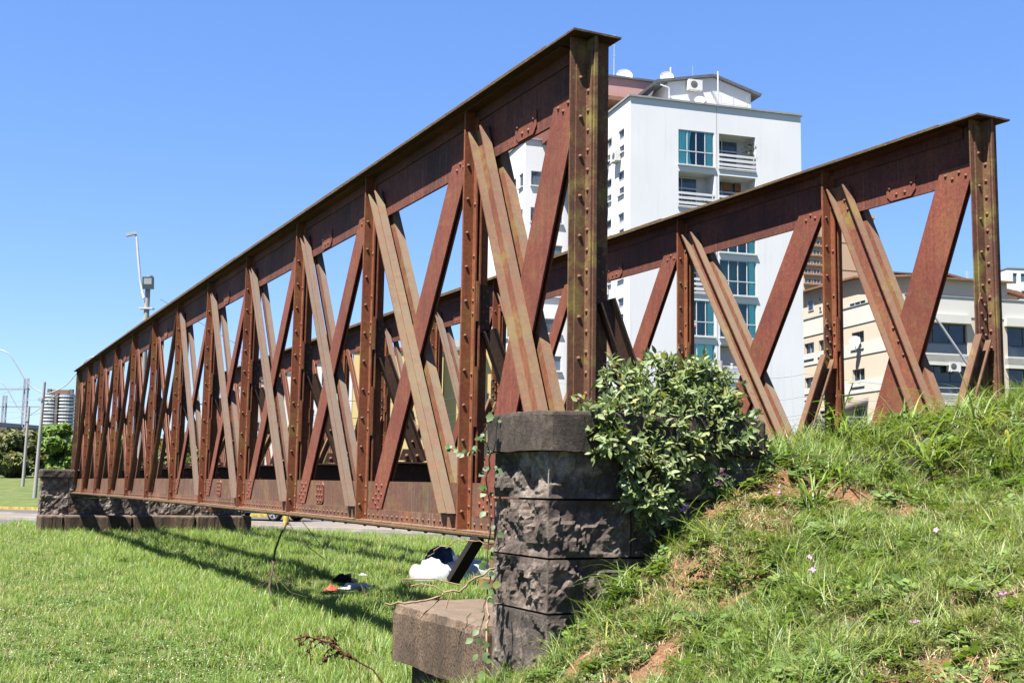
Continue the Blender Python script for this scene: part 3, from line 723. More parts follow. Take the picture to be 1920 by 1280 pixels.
M['dark_glass'] = glass('dark_glass', (.03,.04,.05)); M['blue_glass'] = glass('blue_glass', (.07,.12,.17)); M['teal_glass'] = tinted('teal_glass', (.70,.97,.955))
M['curtain'] = plain('curtain', (.80,.86,.84), .9, .1, .08, 12, ka=1.); M['interior'] = plain('interior', (.10,.10,.11), .9, .1); M['brown_shutter'] = plain('wood_shutter', (.25,.11,.05), .7, .2, .3, 20)
M['alu'] = plain('aluminium_frame', (.62,.64,.66), .4, .5, .05); M['ac_white'] = plain('appliance_white', (.72,.72,.69), .5, .4, .08); M['fan_dark'] = plain('fan_grille', (.12,.12,.12), .6)
M['grey_shutter'] = plain('roller_shutter', (.5,.5,.52), .7, .2, .1, 15); M['concrete'] = plaster('concrete', (.40,.385,.36), 1., .5); M['dark_concrete'] = plaster('dark_concrete', (.16,.15,.145), 1.)
M['galv'] = plain('galvanised_steel', (.42,.44,.45), .5, .5, .12, 8, .3); M['white_steel'] = plain('white_steel', (.6,.61,.62), .4, .5, .08)
M['black'] = plain('black_rubber', (.02,.02,.02), .8, .3, .2); M['wire'] = plain('wire', (.05,.05,.055), .7); M['palewire'] = plain('pale_wire', (.33,.34,.36), .7)
M['sofa'] = plain('plant_pot', (.4,.15,.07)); M['mast_red'] = plain('mast_red', (.55,.25,.28)); 
def wallgrid(mb, o, a, b, la, lb, ops, nin, mi=0, dep=.2):
    """wall rectangle with openings (a0,a1,b0,b1[,depth]) and their reveals"""
    o, a, b, nin = Vector(o), Vector(a), Vector(b), Vector(nin)
    A = sorted({0, la, *[x for op in ops for x in op[:2]]}); B = sorted({0, lb, *[x for op in ops for x in op[2:4]]})
    flip = a.cross(b).dot(nin) > 0
    for i in range(len(A)-1):
        for j in range(len(B)-1):
            ca, cb = (A[i]+A[i+1])/2, (B[j]+B[j+1])/2
            if any(op[0] < ca < op[1] and op[2] < cb < op[3] for op in ops): continue
            q = [o+a*x+b*y for x, y in ((A[i], B[j]), (A[i+1], B[j]), (A[i+1], B[j+1]), (A[i], B[j+1]))]
            mb.add(q[::-1] if flip else q, [(0, 1, 2, 3)], mi)
    for op in ops:
        d = nin*(op[4] if len(op) > 4 else dep)
        c = [o+a*x+b*y for x, y in ((op[0], op[2]), (op[1], op[2]), (op[1], op[3]), (op[0], op[3]))]
        for k in range(4):
            q = [c[k], c[k]+d, c[(k+1) % 4]+d, c[(k+1) % 4]]
            mb.add(q[::-1] if flip else q, [(0, 1, 2, 3)], mi)
class Frame:
    """vertical reference frame of a building: X along the facade, Y into it"""
    def __init__(s, C, ax):
        s.C = Vector((C[0], C[1], 0)); s.ax = Vector((ax[0], ax[1], 0)).normalized(); s.ay = Vector((-s.ax.y, s.ax.x, 0)); s.rot = math.atan2(s.ax.y, s.ax.x)
    def front(s, px, py, y=0):
        r = ray(px, py); E_ = Vector((0, 0, EYE)); P = s.C+s.ay*y
        t = (P-E_).dot(s.ay)/r.dot(s.ay); q = E_+r*t-s.C; return q.dot(s.ax), q.z
    def side(s, px, py, x=0):
        r = ray(px, py); E_ = Vector((0, 0, EYE)); P = s.C+s.ax*x
        t = (P-E_).dot(s.ax)/r.dot(s.ax); q = E_+r*t-s.C; return q.dot(s.ay), q.z
X3, Y3, Z3 = Vector((1,0,0)), Vector((0,1,0)), Vector((0,0,1))
def window(parent, o, a, nin, w_, h, nx=2, nz=1, frame='alu', pane='dark_glass', fw=.05, dep=0., name='window', sill=None):
    """window part (frame) with pane sub-parts. o: lower corner, a: along, nin: inward"""
    o, a, nin = Vector(o), Vector(a), Vector(nin); mb = MB()
    def fb(x0, x1, z0, z1): mb.obox(o+a*(x0+x1)/2+Z3*(z0+z1)/2+nin*(dep-.02), a, nin, Z3, (x1-x0)/2, .035, (z1-z0)/2, 0)
    fb(0, fw, 0, h); fb(w_-fw, w_, 0, h); fb(fw, w_-fw, 0, fw); fb(fw, w_-fw, h-fw, h)
    xs = [i*w_/nx for i in range(nx+1)]; zs = nz if isinstance(nz, (list, tuple)) else [i*h/nz for i in range(nz+1)]
    for x in xs[1:-1]: fb(x-fw*.4, x+fw*.4, fw, h-fw)
    for z in zs[1:-1]: fb(fw, w_-fw, z-fw*.5, z+fw*.5)
    if sill: mb.obox(o+a*w_/2-Z3*.05-nin*.04, a, nin, Z3, w_/2+.06, .09, .045, 0)
    f = obj(name, mb, M[frame], parent)
    for i in range(nx):
        for j in range(len(zs)-1):
            p = MB(); c = o+a*(xs[i]+xs[i+1])/2+Z3*(zs[j]+zs[j+1])/2+nin*dep
            p.obox(c, a, nin, Z3, (xs[i+1]-xs[i])/2-fw*.4, .006, (zs[j+1]-zs[j])/2-fw*.4); obj('pane', p, M[pane], f)
    return f
def curtain(parent, o, a, w_, h, mat='curtain', n=14, amp=.05, taper=0., ln=None):
    o, a = Vector(o), Vector(a); nn = Vector((-a.y, a.x, 0)); mb = MB(); vs = []
    for z in range(7):
        t = z/6
        for i in range(n+1):
            x = w_*i/n*(1-taper*math.sin(math.pi*(1-t))*.5); vs.append(o+a*x+nn*amp*math.sin(i*2.2+t*.6)+Z3*h*t)
    mb.add(vs, [(z*(n+1)+i, z*(n+1)+i+1, (z+1)*(n+1)+i+1, (z+1)*(n+1)+i) for z in range(6) for i in range(n)], 0, True)
    return obj('curtain', mb, M[mat], parent)
def ac_unit(parent, c, a, nout, s=1.):
    a, nout, c = Vector(a), Vector(nout), Vector(c); mb = MB(); mb.obox(c, a, nout, Z3, .42*s, .17*s, .3*s)
    mb.obox(c-Z3*.33*s-a*.3*s, a, nout, Z3, .03, .2*s, .03); mb.obox(c-Z3*.33*s+a*.3*s, a, nout, Z3, .03, .2*s, .03)
    u_ = obj('air_conditioner', mb, M['ac_white'], parent); f = MB(); n = 16; p = c+nout*.172*s-a*.1*s
    f.add([p+a*.22*s*math.cos(2*math.pi*k/n)+Z3*.22*s*math.sin(2*math.pi*k/n) for k in range(n)]+[p+nout*.02], [(k, (k+1) % n, n) for k in range(n)]); obj('fan_grille', f, M['fan_dark'], u_); return u_
def dish(parent, c, nout, r=.45, foot=.5):
    c, nout = Vector(c), Vector(nout).normalized(); a = nout.orthogonal().normalized(); b = nout.cross(a); mb = MB(); n = 18; vs = []
    for (rr, hh) in ((1, .22), (.75, .1), (.4, .03)):
        vs += [c+(a*math.cos(2*math.pi*k/n)+b*math.sin(2*math.pi*k/n))*r*rr+nout*r*hh for k in range(n)]
    vs.append(c); fs = [(j*n+k, j*n+(k+1) % n, (j+1)*n+(k+1) % n, (j+1)*n+k) for j in range(2) for k in range(n)]+[(2*n+k, 2*n+(k+1) % n, 3*n) for k in range(n)]
    mb.add(vs, fs, 0, True); mb.tube([c-b*r+nout*r*.2, c+nout*r*.9], .012, 5); mb.tube([c-nout*.02, c-nout*.2-Z3*foot], .025, 6)
    return obj('satellite_dish', mb, M['white_steel'], parent)
def bush_in_pot(parent, c, h, name='potted_plant'):
    mb = MB()
    for i in range(60):
        p = Vector(c)+Vector((random.gauss(0, .2), random.gauss(0, .12), h*random.random())); d = Vector((random.gauss(0, 1), random.gauss(0, 1), random.gauss(.3, .6))).normalized(); q = d.orthogonal()
        mb.add([p, p+d*.16+q*.04, p+d*.3, p+d*.16-q*.04], [(0, 1, 2, 3)])
    return obj(name, mb, M['leaf_far'], parent)
M['leaf_far'] = leafmat('foliage_far', (.05,.09,.02), (.09,.14,.03), (.15,.18,.05))

# ---- white apartment block
ca = at(1182, 181, 78); WF = Frame((ca.x, ca.y), (.958, .287)); HT = ca.z
wb = empty('apartment_block', WF.C, WF.rot, 'white apartment block with stacked balconies and teal glazing behind the two trusses', 'building')
WW = WF.front(1501, 215)[0]; 
s0 = WF.front(1272, 242)[0]; s1 = WF.front(1339, 250)[0]; s2 = WF.front(1348, 250)[0]; s3 = WF.front(1416, 258)[0]
ht = WF.front(1272, 242)[1]; hb = WF.front(1272, 307)[1]; pit = ht-WF.front(1272, 320.5)[1]
rows = [(hb-i*pit, ht-i*pit) for i in range(9)]
L_T = ['G1', 'B', 'B', 'B', 'G2', 'G3', 'B', 'B', 'G2']; R_T = ['B', 'B2', 'G2', 'G2', 'G2', 'BS', 'B', 'B', 'G2']
ops = []
for i, (z0, z1) in enumerate(rows):
    if z0 < .3: continue
    for (x0, x1, T) in ((s0, s1, L_T[i]), (s2, s3, R_T[i])): ops.append((x0, x1, z0, z1, .12 if T[0] == 'G' else 1.35))
sops = []                                                          # left side windows
ya, yb = WF.side(1170.5, 250)[0], WF.side(1160, 250)[0]; yc, yd = WF.side(1147, 270)[0], WF.side(1138, 270)[0]
zt_, zb_ = WF.side(1170, 240)[1], WF.side(1170, 283)[1]; sp_ = zt_-WF.side(1170, 318)[1]
for i in range(9):
    for (a, b) in ((ya, yb), (yc, yd), (yd+1.6, yd+2.6)):
        if zb_-i*sp_ > .5: sops.append((a, b, zb_-i*sp_, zt_-i*sp_, .16))
mb = MB()
wallgrid(mb, (0,0,0), X3, Z3, WW, HT, ops, Y3); wallgrid(mb, (0,0,0), Y3, Z3, 11, HT, sops, X3)
wallgrid(mb, (WW,0,0), Y3, Z3, 26, HT, [], -X3); wallgrid(mb, (0,26,0), X3, Z3, WW, HT, [], -Y3); mb.add([(0,0,HT-.3),(WW,0,HT-.3),(WW,26,HT-.3),(0,26,HT-.3)], [(0,1,2,3)])
cw_ = at(985.6, 265, 88.4); q = cw_-WF.C; WX, WY = q.dot(WF.ax), q.dot(WF.ay)              # set-back wing
wx0, wz = WF.front(996, 320, WY); wx1 = wx0+2.6; wzb = WF.front(996, 347, WY)[1]; wp = wz-WF.front(996, 388, WY)[1]
wops = [(wx0-WX, wx1-WX, wzb-i*wp, wz-i*wp, .14) for i in range(9) if wzb-i*wp > .5]
wallgrid(mb, (WX, WY, 0), X3, Z3, -WX, HT, wops, Y3)
a1, a2 = WF.side(981, 330, WX)[0]-WY, WF.side(974, 330, WX)[0]-WY; b1, b2 = WF.side(968, 340, WX)[0]-WY, WF.side(963, 340, WX)[0]-WY
zz1, zz0 = WF.side(980, 324, WX)[1], WF.side(980, 349, WX)[1]
wso = [(a, b, zz0-i*wp, zz1-i*wp, .14) for i in range(9) for (a, b) in ((a1, a2), (b1, b2), (b2+.8, b2+1.4)) if zz0-i*wp > .5]
wallgrid(mb, (WX, WY, 0), Y3, Z3, 11, HT, wso, X3)
mb.add([(WX,WY,HT-.3),(0,WY,HT-.3),(0,WY+11,HT-.3),(WX,WY+11,HT-.3)], [(0,1,2,3)]); wallgrid(mb, (WX, WY+11, 0), X3, Z3, -WX, HT, [], -Y3)
obj('wall', mb, M['white_wall'], wb)
mb = MB(); mb.box(-.12, WW+.12, -.12, .2, HT+.002, HT+.13); mb.box(-.12, .2, .201, WY-.13, HT+.002, HT+.13); mb.box(WX-.12, .2, WY-.12, WY+.2, HT+.002, HT+.131); mb.box(WX-.12, WX+.2, WY+.201, WY+11, HT+.002, HT+.13); mb.box(WW-.2, WW+.12, .201, 26, HT+.002, HT+.13)
obj('coping', mb, M['coping'], wb)
mb = MB(); mb.box((s1+s2)/2-.012, (s1+s2)/2+.012, -.012, -.002, 1, HT-.05); obj('expansion_joint', mb, M['coping'], wb)
def loggia(x0, x1, z0, z1, T):
    d = 1.32; W_ = x1-x0; H_ = z1-z0; mb = MB()
    b_ = None
    mb.add([(x0, d, z0), (x1, d, z0), (x1, d, z1), (x0, d, z1)], [(0, 1, 2, 3)])
    bal = obj('balcony', mb, M['pale_wall'], wb)
    mb = MB()
    if T == 'BS':
        mb = MB(); mb.box(x0+.05, x1-.05, d-.4, d-.36, z0, z1-.05); obj('roller_shutter', mb, M['grey_shutter'], bal)
    else:
        fx1 = x1-.75 if T == 'B' else x1-.45
        zr = [z0+.1, z0+H_*.66, z1-.06]; xs = [x0+.02, x0+W_*.3, fx1]
        f = MB()
        for x in xs: f.box(x-.035, x+.035, d-.08, d-.004, z0+.05, z1-.04)
        for z in zr: f.box(xs[0], xs[-1], d-.085, d-.0045, z-.05, z+.05)
        obj('window_frame', f, M['alu'], bal)
        for i in range(2):
            for j in range(2):
                p = MB(); p.box(xs[i]+.036, xs[i+1]-.036, d-.03, d-.022, zr[j]+.051, zr[j+1]-.051); obj('pane', p, M['dark_glass' if (i+j) % 2 or T != 'B' else 'blue_glass'], bal)
        if T == 'B2':
            for (a, b) in ((.3, .56), (.64, .8)): 
                p = MB(); p.box(x0+W_*a, x0+W_*b, d-.14, d-.1, zr[1]+.1, z1-.12); obj('shutter', p, M['brown_shutter'], bal)
            p = MB(); p.box(x0+.1, x0+.42, d-.5, d-.46, zr[1]+.05, z1-.06)
            for k in range(7): p.box(x0+.12, x0+.4, d-.515, d-.501, zr[1]+.1+k*.09, zr[1]+.14+k*.09)
            obj('vent_panel', p, M['ac_white'], bal)
    for i, (a, b) in enumerate(((.86, 1.02), (.52, .70), (.18, .36), (.0, .08))):
        r = MB(); r.box(x0+.003, x1-.003, -.03, .03, z0+a, z0+b); obj('rail', r, M['white_trim'], bal)
    for x in (x0+.06, (x0+x1)/2, x1-.06): r = MB(); r.box(x-.03, x+.03, .031, .06, z0+.002, z0+1.02); obj('rail_post', r, M['white_trim'], bal)
    s = MB(); s.box(x0-.04, x1+.05, -.07, -.002, z0-.13, z0-.004); obj('sill', s, M['coping'], bal)
    return bal
for i, (z0, z1) in enumerate(rows):
    if z0 < .3: continue
    for (x0, x1, T, lf) in ((s0, s1, L_T[i], 1), (s2, s3, R_T[i], 0)):
        if T[0] == 'B':
            bl = loggia(x0, x1, z0, z1, T)
            if i == 0: bush_in_pot(bl, (x1-.35, .25, z0+.5), 1.5); 
            if i == 1 and lf: bush_in_pot(bl, (x1-.5, .2, z0+.1), .5)
            if i == 1 and lf:
                t_ = MB(); t_.tube([(x0+1.05, .5, z0+.72), (x0+1.05, .5, z0+.75)], .5, 14)
                for k in range(3): t_.tube([(x0+1.05+.1*math.cos(k*2.1), .5+.1*math.sin(k*2.1), z0+.72), (x0+1.05+.4*math.cos(k*2.1), .5+.4*math.sin(k*2.1), z0+.01)], .02, 5)
                obj('balcony_table', t_, M['white_steel'], bl)
        else:
            W_ = x1-x0; H_ = z1-z0
            win = window(wb, (x0, 0, z0), X3, Y3, W_, H_, 4 if T != 'G1' else 4, [0, H_*.4, H_], 'alu', 'teal_glass', .06, .1, sill=True)
            if T == 'G1': curtain(win, (x0+.05, .19, z0+.05), X3, W_*.36, H_-.1, taper=.25); curtain(win, (x1-.05-W_*.18, .19, z0+.05), X3, W_*.18, H_-.1)
            elif T == 'G3': curtain(win, (x0+.05, .19, z0+.05), X3, W_-.1, H_-.1, n=26)
            else: curtain(win, (x1-.05-W_*.16, .19, z0+.05), X3, W_*.16, H_-.1)
            r = MB(); r.add([(x0, 1.6, z0), (x1, 1.6, z0), (x1, 1.6, z1), (x0, 1.6, z1)], [(0, 1, 2, 3)]); r.add([(x0, .13, z0), (x0, 1.6, z0), (x0, 1.6, z1), (x0, .13, z1)], [(0, 1, 2, 3)]); r.add([(x1, .13, z0), (x1, .13, z1), (x1, 1.6, z1), (x1, 1.6, z0)], [(0, 1, 2, 3)])
            r.add([(x0, .13, z0), (x1, .13, z0), (x1, 1.6, z0), (x0, 1.6, z0)], [(0, 1, 2, 3)]); r.add([(x0, .13, z1), (x0, 1.6, z1), (x1, 1.6, z1), (x1, .13, z1)], [(0, 1, 2, 3)])
            obj('room', r, M['grey_wall'] if T == 'G2' else M['interior'], win)
            if T == 'G2' and lf and i == 4:
                p = MB(); p.box(x0+.45, x0+1.3, .06, .075, z0+.62, z0+1.05, 0); p.box(x0+.45, x0+1.3, .055, .0595, z0+.62, z0+.75, 1); obj('sale_sign', p, [M['white_paint'], plain('orange_print', (.7,.18,.03))], win)
for i, op in enumerate(sops):                                       # side windows: pane above, white roller panel, small opening
    a, b, z0, z1 = op[:4]; H_ = z1-z0; k = random.choice([.35, .45, .6])
    win = window(wb, (0, a, z0), Y3, X3, b-a, H_, 1, [0, H_*.33, H_*.66, H_], 'alu', 'dark_glass', .04, .12, sill=True)
    p = MB(); p.box(.08, .1, a+.05, b-.05, z0+H_*.35, z0+H_*.68); obj('roller_shutter', p, M['white_trim'], win)
for i, op in enumerate(wops): window(wb, (WX+op[0], WY, op[2]), X3, Y3, op[1]-op[0], op[3]-op[2], 2, 1, 'alu', 'blue_glass', .05, .1, sill=True)
for i, op in enumerate(wso): window(wb, (WX, WY+op[0], op[2]), Y3, X3, op[1]-op[0], op[3]-op[2], 1, 1, 'alu', 'dark_glass', .05, .1, sill=True)
for (px, py) in ((1160, 295), (1137, 312), (1136, 391), (1137, 545), (1136, 470)):
    yy, zz = WF.side(px, py); ac_unit(wb, (-.24, yy, zz), Y3, -X3, 1.15)
# ---- roof volumes of the white block
gy_ = 3.6
gx0, gz0 = WF.front(1254, 178, gy_); gx1 = WF.front(1408, 200, gy_)[0]; gax, gaz = WF.front(1337, 146, gy_); gez0 = WF.front(1254, 154, gy_)[1]; gez1 = WF.front(1408, 176, gy_)[1]
mb = MB(); D_ = 9
mb.poly_prism([(gx0, gy_, HT-.4), (gx1, gy_, HT-.4), (gx1, gy_, gez1), (gax, gy_, gaz), (gx0, gy_, gez0)], (0, D_, 0))
ph = obj('penthouse', mb, M['pale_wall'], wb)
mb = MB(); e = .24
def slope(xa, za, xb, zb, ext):
    d = Vector((xb-xa, 0, zb-za)).normalized(); A = Vector((xa, gy_-e, za+.02)); B = Vector((xb, gy_-e, zb+.02))+d*ext
    nrm = Vector((-d.z, 0, d.x)); nrm = nrm if nrm.z > 0 else -nrm
    mb.poly_prism([A, B, B+nrm*.2, A+nrm*.2], (0, D_+e, 0))
slope(gax, gaz, gx1, gez1, .75); slope(gax-.001, gaz+.001, gx0, gez0, 1.0)
obj('roof', mb, M['roof_metal'], ph)
yy, zz = WF.front(1299, 163, gy_); ac_unit(ph, (yy, gy_-.3, zz), X3, -Y3, 1.25)
x_, z_ = WF.front(1312, 189, .8); dish(wb, (x_, .8, z_), (-.3, -.8, .5), .38, .6)
x_, z_ = WF.front(1338, 140, gy_); mb = MB(); mb.tube([(x_, gy_-.7, HT), (x_, gy_-.7, z_)], .06, 6); obj('vent_pipe', mb, M['white_trim'], ph)
x_, z_ = WF.front(1340, 185, 2); mb = MB(); mb.bar((x_-.2, 2, z_+.5), (x_+.45, 2, z_-.6), (0, 1, 0), .3, .1); obj('roof_panel', mb, M['white_trim'], wb)
mb = MB()
for px in (1352, 1375, 1401): x_, z_ = WF.front(px, 190, 1.); mb.tube([(x_, 1., HT), (x_, 1., z_+.35)], .02, 5)
xa_, z_ = WF.front(1352, 194, 1.); xb_, _z = WF.front(1401, 198, 1.); mb.tube([(xa_, 1., z_), (xb_, 1., z_-.02)], .018, 5); obj('roof_railing', mb, M['galv'], wb)
mb = MB(); pxl = WF.front(1234, 155, gy_)[0]; mb.tube([(gx0-.75, gy_-.2, gez0-.35), (gx0-.1, gy_-.2, gez0-.5), (gx0-.06, gy_-.2, gez0-.6), (gx0-.06, gy_-.2, HT-.2)], .05, 6); obj('downpipe', mb, M['white_trim'], ph)
py_ = 7.5                                                          # pink volume to the left, running back
pz1 = WF.front(1150, 146, py_)[1]; pz0 = WF.front(1150, 185, py_)[1]; px_0 = WX+1.; px_1 = WF.front(1240, 150, py_)[0]
mb = MB(); mb.box(px_0, px_1, py_, py_+9, pz0, pz1); pk_ = obj('pink_storey', mb, M['pink_wall'], wb)
mb = MB(); mb.box(px_0-.1, px_1+.1, py_-.15, py_+9.1, pz1+.002, pz1+.16); obj('roof_edge', mb, M['roof_metal'], pk_)
mb = MB(); mb.box(px_0, px_1, py_-.6, py_+8.9, pz0-.3, pz0-.002); obj('eave', mb, M['tile_roof'], pk_)
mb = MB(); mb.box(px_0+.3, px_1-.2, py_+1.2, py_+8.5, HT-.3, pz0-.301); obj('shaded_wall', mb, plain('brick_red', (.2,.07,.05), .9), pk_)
mb = MB(); mb.poly_prism([(px_1-2.4, py_-1.6, HT+.2), (gx0-.8, py_-3.2, gez0-.35), (gx0-.8, py_-3.2, gez0-.2), (px_1-2.4, py_-1.6, HT+.35)], (.2, 6.5, 0)); obj('sloping_roof', mb, M['roof_metal'], pk_)
mb = MB(); x_, z_ = WF.front(1161, 75, py_); zt2 = z_
mb.tube([(x_, py_+1, pz1), (x_, py_+1, z_)], [.05, .02], 5)
for k in range(5): mb.box(x_-.1, x_+.1, py_+.98, py_+1.02, pz1+.8*k+.5, pz1+.8*k+.54)
obj('antenna', mb, M['white_steel'], pk_)
x_, z_ = WF.front(1176, 139, py_); dish(pk_, (x_, py_+.6, z_), (-.2, -.9, .35), .62, .5)
x_, z_ = WF.front(1250, 146, gy_+1); dish(ph, (x_, gy_+1, z_), (-.3, -.9, .3), .5, .5)
for (px, y0_, y1_, r_) in ((1259, 146, 127, .035), (1299, 140, 124, .012)):
    x_, z_ = WF.front(px, y1_, gy_+1.); za = WF.front(px, y0_+12, gy_+1.)[1]; mb = MB(); mb.tube([(x_, gy_+1, za), (x_, gy_+1, z_)], r_, 5)
    if r_ > .02: mb.tube([(x_-.05, gy_+1, z_-.45), (x_-.05, gy_+1, z_)], .09, 8)
    obj('antenna', mb, M['white_steel'], ph)
mb = MB(); yy = WY+2; z_ = WF.front(1040, 234, yy)[1]; mb.poly_prism([(WX+1.2, yy, HT-.2), (.2, yy, HT-.2), (.2, yy, z_+.5), (WX+3.2, yy, z_+.3)], (0, 5, 0)); obj('roof_gable', mb, M['roof_metal'], wb)

# ---- beige apartment block on the right
cb_ = at(1690, 552, 84); BF = Frame((cb_.x, cb_.y), (.97, .243)); BH = cb_.z
be = empty('beige_apartment_block', BF.C, BF.rot, 'beige and white apartment block with dark glazed balconies on the right', 'building')
BD = BF.side(1500, 600)[0]+3; BWd = 24; fl = 2.85; bandh = BH-BF.front(1760, 592)[1]
mb = MB(); so_ = []; cols = [(BF.side(a, 640)[0], BF.side(b, 640)[0]) for (a, b) in ((1620, 1597), (1578, 1572.5), (1551, 1535), (1526, 1508))]
zw1 = BF.side(1608, 622)[1]; zw0 = BF.side(1608, 653)[1]
for i in range(6):
    for j, (a, b) in enumerate(cols):
        if zw0-i*fl > .5: so_.append((a, b, zw0-i*fl, zw1-i*fl, .25))
wallgrid(mb, (0,0,0), Y3, Z3, BD, BH, so_, X3, 0)
fo_ = []; fx = [(BF.front(1722, 640)[0], BF.front(1814, 640)[0]), (BF.front(1829, 640)[0], BF.front(1845, 640)[0]), (BF.front(1889, 640)[0], BF.front(1985, 640)[0])]
zf1 = BF.front(1790, 607)[1]; zf0 = BF.front(1790, 667)[1]
for i in range(6):
    if zf0-i*fl > .5: 
        fo_.append((fx[0][0], fx[0][1], zf0-i*fl, zf1-i*fl, 1.5)); fo_.append((fx[2][0], fx[2][1], zf0-i*fl, zf1-i*fl, 1.5))
        fo_.append((fx[1][0], fx[1][1], zf0-i*fl+.3, zf1-i*fl-.35, .3))
wallgrid(mb, (0,0,0), X3, Z3, BWd, BH, fo_, Y3, 0)
wallgrid(mb, (BWd,0,0), Y3, Z3, BD, BH, [], -X3); mb.add([(0,0,BH-.6),(BWd,0,BH-.6),(BWd,BD,BH-.6),(0,BD,BH-.6)], [(0,1,2,3)]); wallgrid(mb, (0,BD,0), X3, Z3, BWd, BH, [], -Y3)
obj('wall', mb, M['beige_wall'], be)
for i in range(6):                                                  # white bands
    zt2 = BH-i*fl; zb2 = zt2-(bandh if i == 0 else .95)
    if zb2 < 0: break
    m2 = MB(); m2.box(-.05, -.002, .2, BD, zb2-.0, zt2+.02); obj('band', m2, M['beige_white'], be)
    if i == 0:
        m2 = MB(); m2.box(-.05, BWd, -.05, -.002, zb2, zt2+.02); obj('band', m2, M['beige_white'], be)
        m2 = MB(); m2.box(-.1, .2, .0, BD, zt2+.021, zt2+.1); m2.box(.201, BWd, -.1, .2, zt2+.021, zt2+.1); obj('coping', m2, M['coping'], be)
for op in so_:
    win = window(be, (0, op[0], op[2]), Y3, X3, op[1]-op[0], op[3]-op[2], 2, 1, 'alu', 'dark_glass', .05, .2, sill=True)
    if random.random() < .75: curtain(win, (.42, op[0]+.1, op[2]+.05), Y3, (op[1]-op[0])*random.choice([.5, .9]), op[3]-op[2]-.1, amp=.03)
for op in fo_:
    if op[4] > 1:
        r = MB(); x0, x1, z0, z1 = op[:4]; r.add([(x0,1.5,z0),(x1,1.5,z0),(x1,1.5,z1),(x0,1.5,z1)], [(0,1,2,3)])
        bal = obj('balcony', r, M['interior'], be)
        window(bal, (x0, 0, z0+.95), X3, Y3, x1-x0, z1-z0-.95, 3, 1, 'fan_dark', 'dark_glass', .05, .25, name='glazing')
        g = MB(); g.box(x0+.02, x1-.02, .05, .06, z0+.05, z0+.92); obj('parapet_glass', g, M['dark_glass'], bal)
        s = MB(); s.box(x0-.25, x1+.12, -.35, -.002, z0-.75, z0-.01); obj('balcony_slab', s, M['beige_white'], bal)
        s = MB(); s.box(x0-.25, x1+.12, -.35, -.002, z1+.01, z1+.62); obj('balcony_head', s, M['beige_white'], bal)
    else: window(be, (op[0], 0, op[2]), X3, Y3, op[1]-op[0], op[3]-op[2], 1, 1, 'fan_dark', 'dark_glass', .06, .2)
x_, z_ = BF.front(1797, 670, -.4); x_, z_ = BF.front(1785, 688, .0); ac_unit(be, (x_, -.2, z_), X3, -Y3, 1.1)
yy, zz = BF.side(1613, 640); dish(be, (-.45, yy, zz), (-.6, -.7, .3), .42, .8)
# attic storey with low gables
ay_ = 2.2
az0 = BH-.7
def attic(xa, xb, ya_, yb_, zl, zr_, zap, fap=.5):
    m2 = MB(); m2.poly_prism([(xa, ya_, az0), (xb, ya_, az0), (xb, ya_, zr_), (xa+(xb-xa)*fap, ya_, zap), (xa, ya_, zl)], (0, yb_-ya_, 0)); a_ = obj('attic_storey', m2, M['beige_wall'], be)
    m2 = MB(); xm = xa+(xb-xa)*fap
    for (p, q) in (((xm, zap), (xa-.5, zl-.12)), ((xm, zap), (xb+.5, zr_-.12))):
        P, Q = Vector((p[0], ya_-.5, p[1]+.03)), Vector((q[0], ya_-.5, q[1]+.03)); m2.poly_prism([P, Q, Q+Z3*.16, P+Z3*.16], (0, yb_-ya_+.8, 0))
    obj('roof', m2, M['tile_roof'], a_); return a_
zR = BF.front(1700, 520, ay_)[1]
# side-facing gable (over the left side)
m2 = MB(); sy0 = BF.side(1640, 540, 1.2)[0]; 
zg = BF.side(1612, 522, 1.2)[1]; zg2 = BF.side(1503, 545, 1.2)[1]; zg1 = BF.side(1690, 500, 1.2)[1]
m2.poly_prism([(1.2, 0.6, az0), (1.2, BD-.3, az0), (1.2, BD-.3, zg2-.2), (1.2, BF.side(1612, 522, 1.2)[0], zg), (1.2, .6, zg-1.)], (8, 0, 0)); at1 = obj('attic_storey', m2, M['beige_wall'], be)
m2 = MB(); ym = BF.side(1612, 522, 1.2)[0]
for (p, q) in (((ym, zg), (BD+.2, zg2-.3)), ((ym, zg), (.2, zg-1.15))):
    P, Q = Vector((.7, p[0], p[1]+.03)), Vector((.7, q[0], q[1]+.03)); m2.poly_prism([P, Q, Q+Z3*.15, P+Z3*.15], (9, 0, 0))
obj('roof', m2, M['tile_roof'], at1)
for (pa, pb, t, b) in ((1526, 1516, 560, 584), (1541, 1537, 555, 566), (1541, 1537, 574, 582), (1624, 1594, 561, 572)):
    a, zt2 = BF.side(pa, t, 1.2); b2, zb2 = BF.side(pb, b, 1.2); zb2 = min(zb2, zt2-.4)
    window(at1, (1.2-.03, a, zb2), Y3, X3, max(.4, b2-a), zt2-zb2, 1 if pa-pb < 15 else 3, 1, 'alu', 'dark_glass', .04, 0.02)
attic(2.2, 11.5, 2.5, 9, zR-.7, zR-.9, zR+.55, .2); 
a2_ = attic(BF.front(1735, 560, 4)[0], BF.front(1900, 560, 4)[0], 4., 12, BF.front(1745, 520, 4)[1], BF.front(1840, 545, 4)[1]-.1, BF.front(1748, 516, 4)[1], .12)
x0_, z0_ = BF.front(1783, 575, 3.95); x1_, z1_ = BF.front(1815, 556, 3.95); window(a2_, (x0_, 3.93, BH-.2), X3, Y3, x1_-x0_, max(.6, z1_-BH+.2), 2, 1, 'alu', 'dark_glass', .05, .02)
